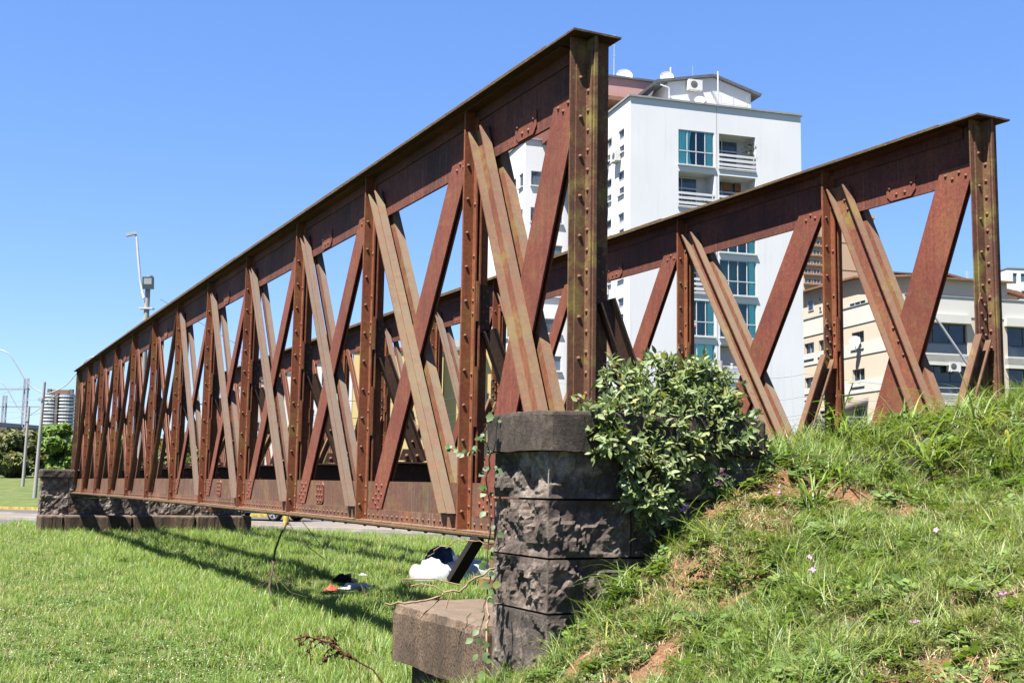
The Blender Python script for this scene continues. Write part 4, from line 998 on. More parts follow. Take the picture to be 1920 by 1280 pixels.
m2 = MB(); x_, z_ = BF.front(1692, 516, 3); m2.box(x_-.9, x_+.9, 3, 5, z_-.6, z_-.15); m2.box(x_-.75, x_+.75, 3.1, 4.9, z_-.149, z_+.1); m2.box(x_-1.05, x_+1.05, 2.8, 5.1, z_+.101, z_+.2); obj('chimney', m2, M['dark_concrete'], be)
x_, z_ = BF.front(1813, 508, 6); m2 = MB(); m2.tube([(x_, 6, z_-1.6), (x_, 6, z_)], .025, 5)
for k in range(4): m2.tube([(x_-.3+.05*k, 6, z_-.1-.15*k), (x_+.3-.05*k, 6, z_-.1-.15*k)], .012, 4)
obj('antenna', m2, M['white_steel'], be)

# ---- generic distant block: pixel rectangle, distance, windows in a grid
def block(name, label, px0, px1, ptop, d, mat, depth=12, ncol=4, fl=2.9, ww=.5, wh=.45, glass_='dark_glass', ax=(1, .12), base=0, skip=0, cat='building', roof=None, group=None, margin=.06, rows_=99, first=.8):
    c = at(px0, ptop, d); f = Frame((c.x, c.y), ax); W_ = f.front(px1, ptop)[0]; H_ = c.z-base
    e_ = empty(name, (c.x, c.y, base), f.rot, label, cat, group); mb = MB(); ops = []; nr = 0; z = H_-first
    while z-fl*wh > .5 and nr < rows_:
        for i in range(ncol):
            a = W_*margin+(W_*(1-2*margin))*(i+.5-ww/2)/ncol; ops.append((a, a+W_*(1-2*margin)*ww/ncol, z-fl*wh, z, .2))
        z -= fl; nr += 1
    wallgrid(mb, (0,0,0), X3, Z3, W_, H_, ops, Y3)
    for (o, a, n) in (((0,0,0), Y3, X3), ((W_,0,0), Y3, -X3)): wallgrid(mb, o, a, Z3, depth, H_, [], n)
    wallgrid(mb, (0,depth,0), X3, Z3, W_, H_, [], -Y3); mb.add([(0,0,H_),(W_,0,H_),(W_,depth,H_),(0,depth,H_)], [(0,1,2,3)])
    obj('wall', mb, mat, e_)
    m2 = MB(); m2.box(-.1, W_+.1, -.1, depth+.1, H_+.003, H_+.2); obj('roof', m2, roof or M['coping'], e_)
    for op in ops: window(e_, (op[0], 0, op[2]), X3, Y3, op[1]-op[0], op[3]-op[2], 2 if op[1]-op[0] > .9 else 1, 1, 'alu', glass_, .05, .16)
    return e_, f, W_, H_
# tall beige tower behind
c = at(1548, 402, 330); TF = Frame((c.x, c.y), (.96, .28)); tw = empty('residential_tower', TF.C, TF.rot, 'tall beige residential tower with corner bay windows rising far behind the right truss', 'building')
TW = TF.front(1638, 402)[0]; TH = c.z; mb = MB(); mb.box(0, TW, 0, 16, 0, TH); mb.box(-6, -.01, 2, 14, 0, TH-2); obj('wall', mb, M['tower_wall'], tw)
mb = MB(); mb.box(-.4, TW+.4, -.4, 16, TH+.01, TH+.9); obj('parapet', mb, M['tower_wall'], tw)
for k in range(1, 12): 
    mb = MB(); mb.box(0, TW, -.05, -.003, TH-7.9*k, TH-7.9*k+.25); obj('band', mb, M['tile_roof'], tw)
for k in range(24):
    z = TH-6-2.77*k
    if z < 25: break
    for (x, y, a, nn, w_) in ((-6, 1.9, X3, Y3, 2.3), (-3.2, 1.9, X3, Y3, 2.3), (-.02, 0.2, Y3, X3, 1.6)):
        window(tw, (x if a is X3 else -.05, y, z), a, nn, w_, 1.5, 2, 1, 'tower_wall', 'blue_glass', .22, 0, name='bay_window')
    mb = MB(); mb.box(-6.3, -.02, 1.5, 1.98, z-.5, z-.15); obj('band', mb, M['tile_roof'], tw)
block('high_rise', 'pale grey high rise at the right edge of the picture behind the end post', 1889, 1990, 503, 200, M['pale_wall'], 14, 6, 3.0, .5, .5, 'blue_glass')
# yellow buildings seen through the trusses
block('yellow_warehouse', 'plain yellow rendered building with a dark red roof seen through the near truss', 664, 832, 655, 70, M['yellow_wall'], 14, 3, 3.2, .12, .22, 'dark_glass', roof=M['red_roof'], rows_=1, first=4.5)
e_, f_, W_, H_ = block('yellow_annex', 'yellow annex set back to the right of the red roofed yellow building', 833.5, 905, 656, 71.4, M['yellow_wall'], 12, 1, 3.2, .14, .2, rows_=0)
m2 = MB(); xg, zg = f_.front(866, 634, 3); m2.poly_prism([(xg-1.1, 3, H_+.2), (xg+1.6, 3, H_+.2), (xg+1.6, 3, zg+.5), (xg-1.1, 3, zg-.4)], (0, 4, 0)); obj('rooftop_shed', m2, M['grey_wall'], e_)
block('yellow_block', 'taller yellow block with a small window directly left of the white apartment block', 906, 942, 629, 72, M['yellow_wall'], 10, 2, 3.2, .35, .3, rows_=3, first=3.5)
block('white_house', 'white flat roofed building with dark windows left of the yellow building', 574, 662, 679, 95, M['pale_wall'], 12, 4, 3.0, .4, .35)
block('cream_house', 'pale cream low building glimpsed between posts in the middle of the near truss', 503, 566, 698, 102, M['beige_white'], 12, 3, 3.0, .4, .3, rows_=2)
block('grey_house', 'grey low building glimpsed through the left middle of the near truss', 432, 500, 713, 110, M['grey_wall'], 12, 3, 3.0, .4, .3, rows_=2)
block('distant_tower', 'slim pale tower far away behind the left part of the near truss', 372, 383, 757, 400, M['pale_wall'], 12, 2, 3.0, .4, .4, 'blue_glass', rows_=9)
# round balconied tower far left
c = at(112, 738, 1050); rt = empty('round_tower', (c.x, c.y, 0), 0, 'pale high rise with curved white balcony bands far away at the left', 'building')
RH = c.z; M['grey_glass'] = glass('grey_glass', (.16,.19,.23), .3, .3)
for s_ in (-1, 1):
    mb = MB(); n = 20; cxx = s_*6.7
    for k in range(16):
        z0 = RH-3.0*(k+1)
        for (za, zb, rr, mi) in ((z0, z0+1.35, 7.2, 0), (z0+1.36, z0+2.99, 6.4, 1)):
            v = [(cxx+rr*math.cos(2*math.pi*i/n), rr*math.sin(2*math.pi*i/n), za) for i in range(n)]+[(cxx+rr*math.cos(2*math.pi*i/n), rr*math.sin(2*math.pi*i/n), zb) for i in range(n)]
            mb.add(v, [(i, (i+1) % n, n+(i+1) % n, n+i) for i in range(n)]+[tuple(range(n, 2*n)), tuple(range(n))[::-1]], mi)
    mb.tube([(cxx, 0, 0), (cxx, 0, RH-48.1)], 6.8, 16)
    obj('balcony_stack', mb, [M['white_trim'], M['grey_glass']], rt)
mb = MB(); mb.box(-1., 1., -6.6, 5, 0, RH-.5); obj('stair_core', mb, M['dark_concrete'], rt)
mb = MB(); mb.box(-6, 9, -3, 4, RH+.02, RH+3.4); obj('roof_house', mb, M['tile_roof'], rt)
mb = MB(); mb.box(-10, -7, -3, 0, RH+.02, RH+4); mb.box(9.6, 12.5, -3, 0, RH+.02, RH+4); obj('roof_tank', mb, M['dark_concrete'], rt)
# red and white lattice mast
c = at(452, 655, 300); lm = tag(obj('lattice_mast', (lambda m: [m.tube([(c.x+dx, c.y+dy, 10), (c.x+dx*.6, c.y+dy*.6, c.z)], .12, 4) for dx, dy in ((-1, 0), (1, 0), (0, 1.4))] and [m.bar((c.x-(.9 if k % 2 else -.9), c.y, c.z-1.2*k), (c.x+(.9 if k % 2 else -.9), c.y, c.z-1.2*(k+1)), (0, 1, 0), .15, .15) for k in range(14)] and m)(MB()), M['mast_red']), 'red lattice mast poking above the far truss chord in the left middle', 'mast')

# ------------------------------------------------------------------ STREET FURNITURE, POLES, WIRES, VIADUCT
def pole_xyz(px, py, d): p = at(px, py, d); return p
p = at(277, 545, 52); lp = empty('lamp_post', (p.x, p.y, .2), 0, 'tall concrete lamp post with a floodlight and a long curved arm behind the near truss', 'lamp post')
mb = MB(); zt2 = at(278, 540, 52).z; mb.tube([(0, 0, -.3), (0, 0, zt2-.2)], [.16, .115], 12); obj('pole', mb, M['concrete'], lp)
o = Vector((p.x, p.y, .2)); L = lambda px, py: at(px, py, 52)-o
mb = MB(); mb.tube([L(271, 560)-Vector((0,.12,0)), L(267, 548), L(263, 525), L(259, 480), L(256.5, 448), L(253.5, 437.5), L(250, 436)], [.055]*4+[.05, .045, .04], 8)
mb.box(-.3, .3, -.17, .17, zt2-1.15, zt2-1.09); mb.box(-.3, .3, -.17, .17, zt2-1.95, zt2-1.9)
arm = obj('arm', mb, M['white_steel'], lp)
h = L(246, 439); mb = MB(); mb.obox(h, (1, .3, .35), (-.3, 1, 0), (-.3, 0, 1), .2, .12, .06); obj('lamp_head', mb, M['galv'], arm)
mb = MB(); h = L(280.5, 532); mb.obox(h+Vector((0, -.2, 0)), (1, 0, 0), (0, 1, .15), (0, -.15, 1), .235, .08, .27); fl_ = obj('floodlight', mb, plain('floodlight_case', (.06,.10,.11), .5), lp)
mb = MB(); mb.obox(h+Vector((0, -.285, .07)), (1, 0, 0), (0, 1, .15), (0, -.15, 1), .17, .01, .13); obj('lens', mb, plain('lens', (.5,.5,.48), .3, .6), fl_)
mb = MB(); mb.tube([h+Vector((0, 0, .3)), h+Vector((0, 0, .36))], .13, 10); obj('cap', mb, M['galv'], lp)
# double arm poles far left
def armpole(px, ptop, bx_, by_, d, arms, label, r0, r1):
    t = at(px, ptop, d); b = at(bx_, by_, d); e_ = empty('street_light_pole', b, 0, label, 'lamp post', 'white double armed light poles on the far lawn')
    mb = MB(); mb.tube([Vector((0,0,-.4)), t-b], [r0, r1], 10); obj('pole', mb, M['concrete'], e_)
    for a in arms:
        mb = MB(); P = [at(x, y, d)-b for x, y in a]; Q = []
        for i in range(len(P)-1):
            for k in range(4):
                u_ = k/4; p0 = P[max(i-1, 0)]; p1 = P[i]; p2 = P[i+1]; p3 = P[min(i+2, len(P)-1)]
                Q.append(.5*((2*p1)+(p2-p0)*u_+(2*p0-5*p1+4*p2-p3)*u_**2+(3*p1-p0-3*p2+p3)*u_**3))
        Q.append(P[-1]); mb.tube(Q, .032, 6); obj('arm', mb, M['galv'], e_)
    mb = MB(); mb.box(-.13, .13, -.13, .13, (t-b).z-1.15, (t-b).z-.98); obj('clamp', mb, M['galv'], e_)
armpole(83.5, 716, 65.5, 922, 72, [[(83, 738), (60, 725), (45, 708), (30, 682), (15, 662), (-10, 652)], [(85, 739), (110, 730), (128, 718), (146, 696), (162, 675), (180, 668), (200, 669)]], 'pale concrete light pole with two long curved arms nearest the far abutment', .125, .09)
armpole(54.5, 762, 43, 905, 92, [[(53, 778), (35, 765), (24, 748), (14, 730), (0, 715), (-20, 708)], [(56, 778), (75, 765), (92, 752), (106, 738)]], 'shorter pale light pole with curved arms standing left of the taller one', .125, .095)
# catenary masts with gantries
def catenary(px, ptop, d, beams, label):
    t = at(px, ptop, d); e_ = empty('catenary_mast', (t.x, t.y, 0), 0, label, 'rail mast', 'lattice railway masts beyond the viaduct'); H_ = t.z
    mb = MB()
    for (dx, dy) in ((-.3, -.2), (.3, -.2), (.3, .2), (-.3, .2)): mb.bar((dx, dy, 0), (dx*.7, dy, H_), (1, 0, 0), .11, .11)
    k = 0; z = 4.
    while z < H_-.6:
        s_ = 1 if k % 2 else -1; mb.bar((-.27*s_, -.2, z), (.27*s_, -.2, z+.6), (0, 1, 0), .06, .06); z += .6; k += 1
    obj('mast', mb, M['galv'], e_)
    for (xa, xb, y) in beams:
        a, b = at(xa, y, d)-e_.location, at(xb, y+.5, d)-e_.location; mb = MB(); mb.bar(a, b, (0, 0, 1), .22, .12); obj('crossarm', mb, M['galv'], e_)
catenary(50, 709, 150, [(-40, 56, 729)], 'taller lattice railway mast behind the far light poles')
catenary(9.5, 741, 175, [(-40, 80, 762)], 'shorter lattice railway mast at the left edge of the picture')
# viaduct
a, b = at(-30, 800, 135), at(150, 815, 175); vd = empty('rail_viaduct', (a.x, a.y, 0), 0, 'dark concrete railway viaduct running behind the trees at the left', 'viaduct')
mb = MB(); mb.bar(Vector((0, 0, a.z-.9)), Vector((b.x-a.x, b.y-a.y, b.z-.6)), (0, 0, 1), 1.8, 5); obj('deck', mb, M['dark_concrete'], vd)
mb = MB(); mb.bar(Vector((-.5, -2.6, a.z+.3)), Vector((b.x-a.x-.5, b.y-a.y-2.6, b.z+.5)), (0, 0, 1), .7, .2); obj('parapet', mb, M['concrete'], vd)
for t_ in (.1, .45, .8):
    mb = MB(); p = (b-a)*t_; mb.tube([(p.x, p.y, -1), (p.x, p.y, a.z-1.7)], .7, 12); obj('pier', mb, M['concrete'], vd)
# utility poles and wires
def utility(px, ptop, d, label, arm_w):
    t = at(px, ptop, d); e_ = empty('utility_pole', (t.x, t.y, 0), 0, label, 'utility pole', 'grey utility poles across the road')
    mb = MB(); mb.tube([(0,0,-.2), (0,0,t.z)], [.15, .1], 8); obj('pole', mb, M['concrete'], e_)
    mb = MB(); mb.box(-arm_w, arm_w, -.16, -.06, t.z-.45, t.z-.33); mb.bar((-arm_w*.6, -.1, t.z-.45), (0, -.1, t.z-1.1), (0, 1, 0), .05, .03); mb.bar((arm_w*.6, -.1, t.z-.45), (0, -.1, t.z-1.1), (0, 1, 0), .05, .03); ca_ = obj('crossarm', mb, M['galv'], e_)
    for x in (-.9, -.3, .45, .9):
        mb = MB()
        for k in range(3): mb.tube([(x*arm_w, -.11, t.z-.32+k*.08), (x*arm_w, -.11, t.z-.27+k*.08)], .06, 8)
        obj('insulator', mb, M['ac_white'], ca_)
    return t
u1 = utility(1351, 676, 46, 'grey utility pole with a crossarm of insulators in front of the white block', .95)
u2 = utility(974, 700, 52, 'grey utility pole seen between the near end post and its diagonals', .8)
def cable(name, pts, sag, r, label, mat='wire', group=None):
    mb = MB(); Q = []
    for (p, q) in zip(pts[:-1], pts[1:]):
        p, q = Vector(p), Vector(q)
        for k in range(9): t = k/9; v = p.lerp(q, t); v.z -= sag*4*t*(1-t); Q.append(v)
    Q.append(Vector(pts[-1])); mb.tube(Q, r, 4); return tag(obj(name, mb, M[mat]), label, 'cable', group)
GW = 'overhead cables across the street'
for i, (ya, yb) in enumerate(((700, 715), (742, 724), (775, 752), (782, 762), (793, 772), (812, 790))):
    cable('overhead_cable', [at(1340, ya-8, 46), at(1510, ya, 44), at(1980, yb+10, 38)], .25, .011 if i else .014, ['thin overhead cable highest across the right of the white block', 'overhead cable second from the top across the lower white block', 'overhead cable third from the top across the lower white block', 'overhead cable fourth from the top across the lower white block', 'overhead cable second from the bottom across the lower white block', 'lowest overhead cable across the lower white block'][i], 'palewire', GW)
cable('overhead_cable', [u2-Z3*.2+X3*.6, u1-Z3*.2-X3*.8], .5, .012, 'overhead cable strung between the two utility poles', 'palewire', GW)
for i, (y0, y1) in enumerate(((742, 756), (775, 785), (790, 800))):
    cable('overhead_cable', [at(560, y0, 60), at(974, y1-25, 52)], .4, .014, ['upper', 'middle', 'lowest'][i]+' thin dark cable crossing in front of the yellow building', 'wire', GW)
for i, (a, b) in enumerate((((-20, 742), (60, 715)), ((-20, 790), (250, 735)), ((-20, 770), (330, 770)), ((300, 560), (460, 655)), ((-20, 755), (180, 730)), ((330, 745), (560, 735)))):
    cable('railway_wire' if i != 3 else 'stay_wire', [at(*a, 140 if i != 3 else 53), at(*b, 140 if i != 3 else 56)], .3 if i != 3 else 0, .022 if i != 3 else .016, ['short sloping wire left of the tall railway mast', 'long sloping railway wire rising to the right behind the light poles', 'level railway wire passing behind the light poles', 'stay wire sloping down right from the floodlight post', 'railway wire just below the upper mast crossarm', 'level wire seen through the middle left of the near truss'][i], 'palewire', 'wires at the left')
# curved grey lamp arm in front of the beige building
d = 40; t = at(1742, 585, d); mb = MB(); b = at(1850, 735, d)
mb.tube([at(1722, 586, d), at(1738, 583, d), at(1750, 590, d), at(1762, 606, d), at(1800, 662, d), at(1834, 712, d), at(1842, 730, d)], .045, 8); 
la_ = empty('street_lamp', (b.x, b.y, 0), 0, 'grey curved street lamp arm crossing the dark balcony of the beige block', 'street lamp')
ao = obj('arm', mb, M['galv']); ao.data.transform(Matrix.Translation((-b.x, -b.y, 0))); ao.parent = la_
mb = MB(); mb.tube([(0, 0, 0), (0, 0, b.z)], .09, 8); obj('pole', mb, M['concrete'], la_)
mb = MB(); h = at(1716, 587, d)-Vector((b.x, b.y, 0)); mb.obox(h, X3, Y3, Z3, .3, .13, .07); obj('lamp_head', mb, M['galv'], la_)
# yellow bollard
p = ground_at(536, 984, .1); mb = MB(); mb.tube([(0,0,0), (0,0,.72), (0,0,.75)], [.1, .1, .085], 12); bo_ = tag(obj('bollard', mb, M['yellow'], None, (p.x, p.y, .02)), 'yellow round bollard at the road edge beside the dark car wheel', 'bollard')
# car on the road, mostly hidden by the bridge
def car():
    p = ground_at(512, 977, .01); ang = math.atan2(rd.y, rd.x)
    e_ = empty('parked_car', (p.x, p.y, .01), ang, 'dark car on the road showing one wheel below the bridge', 'car')
    o = -1.35                                                   # wheel under the pixel sits at x=0; body extends left
    prof = [(-3.35,.32),(-3.38,.62),(-3.2,.82),(-2.6,.9),(-2.0,1.38),(-1.2,1.48),(-.35,1.42),(.35,.98),(.62,.88),(.72,.6),(.66,.3)]
    mb = MB(); n = len(prof); vs = []
    for (y, k) in ((0, .0), (.08, 1), (1.62, 1), (1.7, 0)):
        for (x, z) in prof: vs.append((x, y+(0.12 if (z > 1 and y < .5) else -.12 if z > 1 else 0), z*(1 if k else .985)))
    fs = [(j*n+i, (j)*n+(i+1) % n, (j+1)*n+(i+1) % n, (j+1)*n+i) for j in range(3) for i in range(n)]+[tuple(range(n))[::-1], tuple(range(3*n, 4*n))]
    mb.add(vs, fs, 0); obj('body', mb, plain('dark_car_paint', (.03,.035,.045), .25, .6, 0), e_)
    mb = MB(); mb.add([(-2.45,-.003+.0,.95),(-2.0,.11,1.32),(-1.25,.115,1.41),(-1.25,0.0,.95)], [(0,3,2,1)]); mb.add([(-1.15,0,.95),(-1.15,.115,1.41),(-.42,.11,1.35),(.1,0,.95)], [(0,3,2,1)][::-1]); 
    for v in range(len(mb.v)): mb.v[v] = (mb.v[v][0], mb.v[v][1]-.012, mb.v[v][2])
    obj('side_window', mb, M['dark_glass'], e_)
    for x in (0, -2.6):
        for y in (.02, 1.5):
            w_ = MB(); w_.tube([(0, -.02, 0), (0, 0, 0), (0, .18, 0), (0, .2, 0)], [.26, .31, .31, .26], 20); wh = obj('wheel', w_, M['black'], e_, (x, y, .31))
            r = MB(); r.tube([(0, -.028, 0), (0, -.022, 0)], .06, 10)
            for k in range(5): r.bar((.05*math.cos(k*1.257), -.026, .05*math.sin(k*1.257)), (.2*math.cos(k*1.257), -.026, .2*math.sin(k*1.257)), (0, 1, 0), .012, .06)
            for k in range(20): a0, a1 = 2*math.pi*k/20, 2*math.pi*(k+1)/20; r.bar((.205*math.cos(a0), -.026, .205*math.sin(a0)), (.205*math.cos(a1), -.026, .205*math.sin(a1)), (0, 1, 0), .014, .02)
            obj('rim', r, M['galv'], wh)
    for x in (-3.3, .62):
        h = MB(); h.box(x-.06, x+.1, .1, .4, .62, .76); obj('headlight' if x > 0 else 'tail_light', h, M['white_trim'] if x > 0 else M['red_roof'], e_)
car()

# ------------------------------------------------------------------ TREES AND HILL
def tree(name, label, px, pbase, ptop, d, wpx, mat, nleaf=2200, leaf=.35, trunk=True, group=None, gap=.0, ell=1.):
    b = at(px, pbase, d); t = at(px, ptop, d); H_ = t.z-b.z; R_ = wpx/2/F*d
    e_ = empty(name, b, 0, label, 'tree', group)
    mb = MB(); mb.tube([(0,0,-.5), (.05*H_*.3, 0, H_*.3), (.02*H_, .03*H_, H_*.6)], [H_*.035, H_*.026, H_*.012], 8)
    blobs = []
    nb = 13
    for i in range(nb):
        a = i*2.4+random.random(); rr = R_*(.25+.6*random.random()); z = H_*(.16+.68*random.random()); 
        if i == 0: rr = 0; z = H_*.85
        c = Vector((rr*math.cos(a), rr*math.sin(a)*ell, z)); blobs.append((c, R_*(.26+.24*random.random())))
        mb.tube([(.02*H_, 0, H_*(.2+.25*random.random())), c*.6+Vector((0, 0, H_*.12)), c], [H_*.014, H_*.009, H_*.004], 5)
    obj('trunk', mb, M['bark'], e_)
    cr = MB(); vs = []
    for i in range(nleaf):
        c, r = random.choice(blobs); v = Vector((random.gauss(0,1), random.gauss(0,1), random.gauss(0,1))).normalized(); p = c+Vector((v.x, v.y, v.z*.75))*r*(random.random()**.4)
        n = (v+Vector((random.gauss(0,.6), random.gauss(0,.6), random.gauss(.4,.6)))).normalized(); a = n.orthogonal().normalized(); b_ = n.cross(a); th = random.random()*6.28; a, b_ = a*math.cos(th)+b_*math.sin(th), b_*math.cos(th)-a*math.sin(th)
        s = leaf*(.6+.8*random.random()); cr.add([p-a*s, p-b_*s*.5+n*s*.1, p+a*s, p+b_*s*.5+n*s*.1], [(0,1,2,3)])
    tag(obj('crown', cr, mat, e_), kind='stuff'); return e_
M['bark'] = plain('bark', (.12,.085,.06), .95, .1, .35, 6)
M['tree_green'] = leafmat('tree_bright', (.09,.18,.03), (.15,.27,.05), (.24,.36,.08)); M['tree_dark'] = leafmat('tree_dull', (.09,.12,.04), (.14,.17,.06), (.2,.22,.09)); M['tree_yellow'] = leafmat('tree_yellow', (.14,.13,.03), (.2,.17,.04), (.26,.2,.05))
GT = 'trees in the far left background'
tree('broad_tree', 'bright green broad tree between the light poles and the far end of the bridge', 112, 900, 790, 120, 95, M['tree_green'], 4600, .36, group=GT)
tree('broad_tree', 'dull olive bushy tree at the left edge beside the shorter light pole', 18, 898, 800, 118, 100, M['tree_dark'], 4200, .36, group=GT)
tree('broad_tree', 'dull green tree between the two pale light poles', 62, 897, 812, 128, 80, M['tree_dark'], 3600, .36, group=GT)
tree('broad_tree', 'low green tree seen through the far end panels of the bridge', 215, 902, 815, 120, 110, M['tree_green'], 2400, .42, group=GT)
tree('broad_tree', 'green tree seen through the left part of the near truss', 335, 905, 825, 110, 120, M['tree_dark'], 2400, .4, group=GT)
tree('broad_tree', 'small green tree seen low through the middle of the near truss', 622, 905, 815, 85, 55, M['tree_green'], 1800, .3, group='trees in the middle distance')
tree('broad_tree', 'green tree behind the fourth post of the near truss', 430, 905, 808, 100, 60, M['tree_green'], 1800, .35, group='trees in the middle distance')
mb = MB(); hx = at(60, 780, 330); vs = []; nn = 60
for j in range(8):
    for i in range(nn+1):
        x = -160+i*170/nn; q = j/7; env = max(0, math.sin(math.pi*min(1, max(0, (i-3)/(nn-6)))))**.7
        vs.append((x, 300+j*14, env*(11+noise.noise(Vector((x*.06, 2, 1)))*4)*math.sin(math.pi*min(1, q*1.0+.12))+env*noise.noise(Vector((x*.3, j, 4)))*1.6))
mb.add(vs, [(j*(nn+1)+i, j*(nn+1)+i+1, (j+1)*(nn+1)+i+1, (j+1)*(nn+1)+i) for j in range(7) for i in range(nn)], 0, True)
for i in range(5000):
    j = random.randint(0, 4); k = random.randint(0, nn); b = Vector(vs[j*(nn+1)+k])+Vector((random.uniform(-2, 2), random.uniform(-6, 6), random.uniform(0, 2.5)))
    if b.z < 3: continue
    n = Vector((random.gauss(0,1), random.gauss(-.5,1), random.gauss(.6,.7))).normalized(); a = n.orthogonal().normalized(); c = n.cross(a); s = .9*random.uniform(.5, 1.4); mb.add([b-a*s, b-c*s, b+a*s, b+c*s], [(0,1,2,3)], 0)
tag(obj('wooded_hill', mb, M['tree_yellow']), kind='stuff')

# ------------------------------------------------------------------ VEGETATION
M['grass'] = leafmat('grass_blades', (.155,.28,.045), (.235,.385,.075), (.35,.46,.15), trans=.48, rough=.45, spec=.35)
M['grass_dark'] = leafmat('grass_blades_bank', (.13,.225,.045), (.21,.33,.072), (.33,.41,.15), trans=.44, rough=.45, spec=.35)
M['straw'] = leafmat('dry_straw', (.30,.23,.11), (.42,.34,.18), (.52,.44,.26), trans=.25)
M['clover'] = leafmat('clover_leaf', (.09,.18,.035), (.14,.24,.05), (.2,.3,.08), trans=.4)
M['white_flower'] = plain('white_clover', (.66,.62,.52), .8, .2, .2, 30); M['pink_petal'] = plain('pink_petal', (1.,.42,.8), .7, .2, .2, 40)
M['leaf'] = leafmat('bush_leaf', (.085,.15,.036), (.16,.25,.07), (.29,.36,.16), trans=.3, spec=.3, rough=.5)
M['ivy'] = leafmat('ivy_leaf', (.04,.09,.025), (.07,.14,.035), (.12,.18,.05), trans=.3, spec=.3, rough=.5)
M['twig'] = plain('dry_twig', (.30,.20,.13), .9, .1, .3, 20); M['twig_dark'] = plain('dark_twig', (.09,.07,.045), .9, .1, .3, 20)
M['seed'] = plain('brown_seedhead', (.10,.04,.028), .9, .1, .4, 60)

tufts = {}
def blade(mb, base, ang, h, bend, w_, mi=0, seg=3):
    dx, dy = math.cos(ang), math.sin(ang); sx, sy = -dy, dx; vs = []
    for i in range(seg+1):
        t = i/seg; r = bend*h*t*t; z = h*(t-.28*bend*t*t); ww = w_*(1-t**1.6)*.5
        c = (base[0]+dx*r, base[1]+dy*r, z)
        if i < seg: vs += [(c[0]-sx*ww, c[1]-sy*ww, c[2]), (c[0]+sx*ww, c[1]+sy*ww, c[2])]
        else: vs.append(c)
    fs = [(2*i, 2*i+1, 2*i+3, 2*i+2) for i in range(seg-1)]+[(2*seg-2, 2*seg-1, 2*seg)]
    mb.add(vs, fs, mi)
def make_tuft(name, n, rad, h0, h1, b0, b1, w0, w1, mats, strawp=0., flower=0):
    mb = MB()
    for i in range(n):
        a = random.random()*6.283; r = rad*math.sqrt(random.random()); h = random.uniform(h0, h1)
        blade(mb, (r*math.cos(a), r*math.sin(a)), random.random()*6.283, h, random.uniform(b0, b1), random.uniform(w0, w1), 1 if random.random() < strawp else 0)
    for i in range(flower):
        a = random.random()*6.283; r = rad*random.random(); c = Vector((r*math.cos(a), r*math.sin(a), random.uniform(h0, h1)*.95)); mb.rivet(c, (random.gauss(0,.3), random.gauss(0,.3), 1), .006, .006, 5, 2)
    o = bpy.data.objects.new(name, mb.mesh(name, mats)); return o
def make_clover(name, n, rad, h0, h1, s):
    mb = MB()
    for i in range(n):
        a = random.random()*6.283; r = rad*math.sqrt(random.random()); c = Vector((r*math.cos(a), r*math.sin(a), random.uniform(h0, h1)))
        for k in range(3):
            t = a+k*2.094; d = Vector((math.cos(t), math.sin(t), random.uniform(-.1, .35))); q = Vector((-math.sin(t), math.cos(t), 0)); ss = s*random.uniform(.7, 1.3)
            mb.add([c, c+d*ss*.6+q*ss*.45, c+d*ss, c+d*ss*.6-q*ss*.45], [(0,1,2,3)])
    return bpy.data.objects.new(name, mb.mesh(name, [M['clover']]))
def scatter(name, pts, rots, scl, idx, objs, kind='stuff', parent=None):
    cl = bpy.data.collections.new(name+'_source')
    for i, o in enumerate(objs): o.name = 'tuft_%02d' % i if False else o.name; cl.objects.link(o)
    me = bpy.data.meshes.new(name); me.from_pydata([tuple(p) for p in pts], [], [])
    for nm, ty, arr in (('rot', 'FLOAT_VECTOR', np.array(rots, np.float32).ravel()), ('scl', 'FLOAT', np.array(scl, np.float32)), ('idx', 'INT', np.array(idx, np.int32))):
        a = me.attributes.new(nm, ty, 'POINT'); a.data.foreach_set('vector' if ty == 'FLOAT_VECTOR' else 'value', arr)
    o = link(name, me); tag(o, kind=kind)
    ng = bpy.data.node_groups.new(name, 'GeometryNodeTree'); ng.interface.new_socket('Geometry', in_out='INPUT', socket_type='NodeSocketGeometry'); ng.interface.new_socket('Geometry', in_out='OUTPUT', socket_type='NodeSocketGeometry')
    N, Lk = ng.nodes, ng.links; gi = N.new('NodeGroupInput'); go = N.new('NodeGroupOutput'); ci = N.new('GeometryNodeCollectionInfo'); ci.inputs[0].default_value = cl
    ci.inputs['Separate Children'].default_value = True; ci.inputs['Reset Children'].default_value = True
    ip = N.new('GeometryNodeInstanceOnPoints'); ip.inputs['Pick Instance'].default_value = True
    def att(nm, ty):
        a = N.new('GeometryNodeInputNamedAttribute'); a.data_type = ty; a.inputs[0].default_value = nm; return a.outputs[0]
    e2r = N.new('FunctionNodeEulerToRotation'); Lk.new(att('rot', 'FLOAT_VECTOR'), e2r.inputs[0])
    Lk.new(gi.outputs[0], ip.inputs['Points']); Lk.new(ci.outputs[0], ip.inputs['Instance']); Lk.new(att('idx', 'INT'), ip.inputs['Instance Index']); Lk.new(e2r.outputs[0], ip.inputs['Rotation']); Lk.new(att('scl', 'FLOAT'), ip.inputs['Scale'])
    Lk.new(ip.outputs[0], go.inputs[0])
    md = o.modifiers.new('scatter', 'NODES'); md.node_group = ng; return o
GM = [M['grass'], M['straw'], M['white_flower']]; GB = [M['grass_dark'], M['straw'], M['white_flower']]
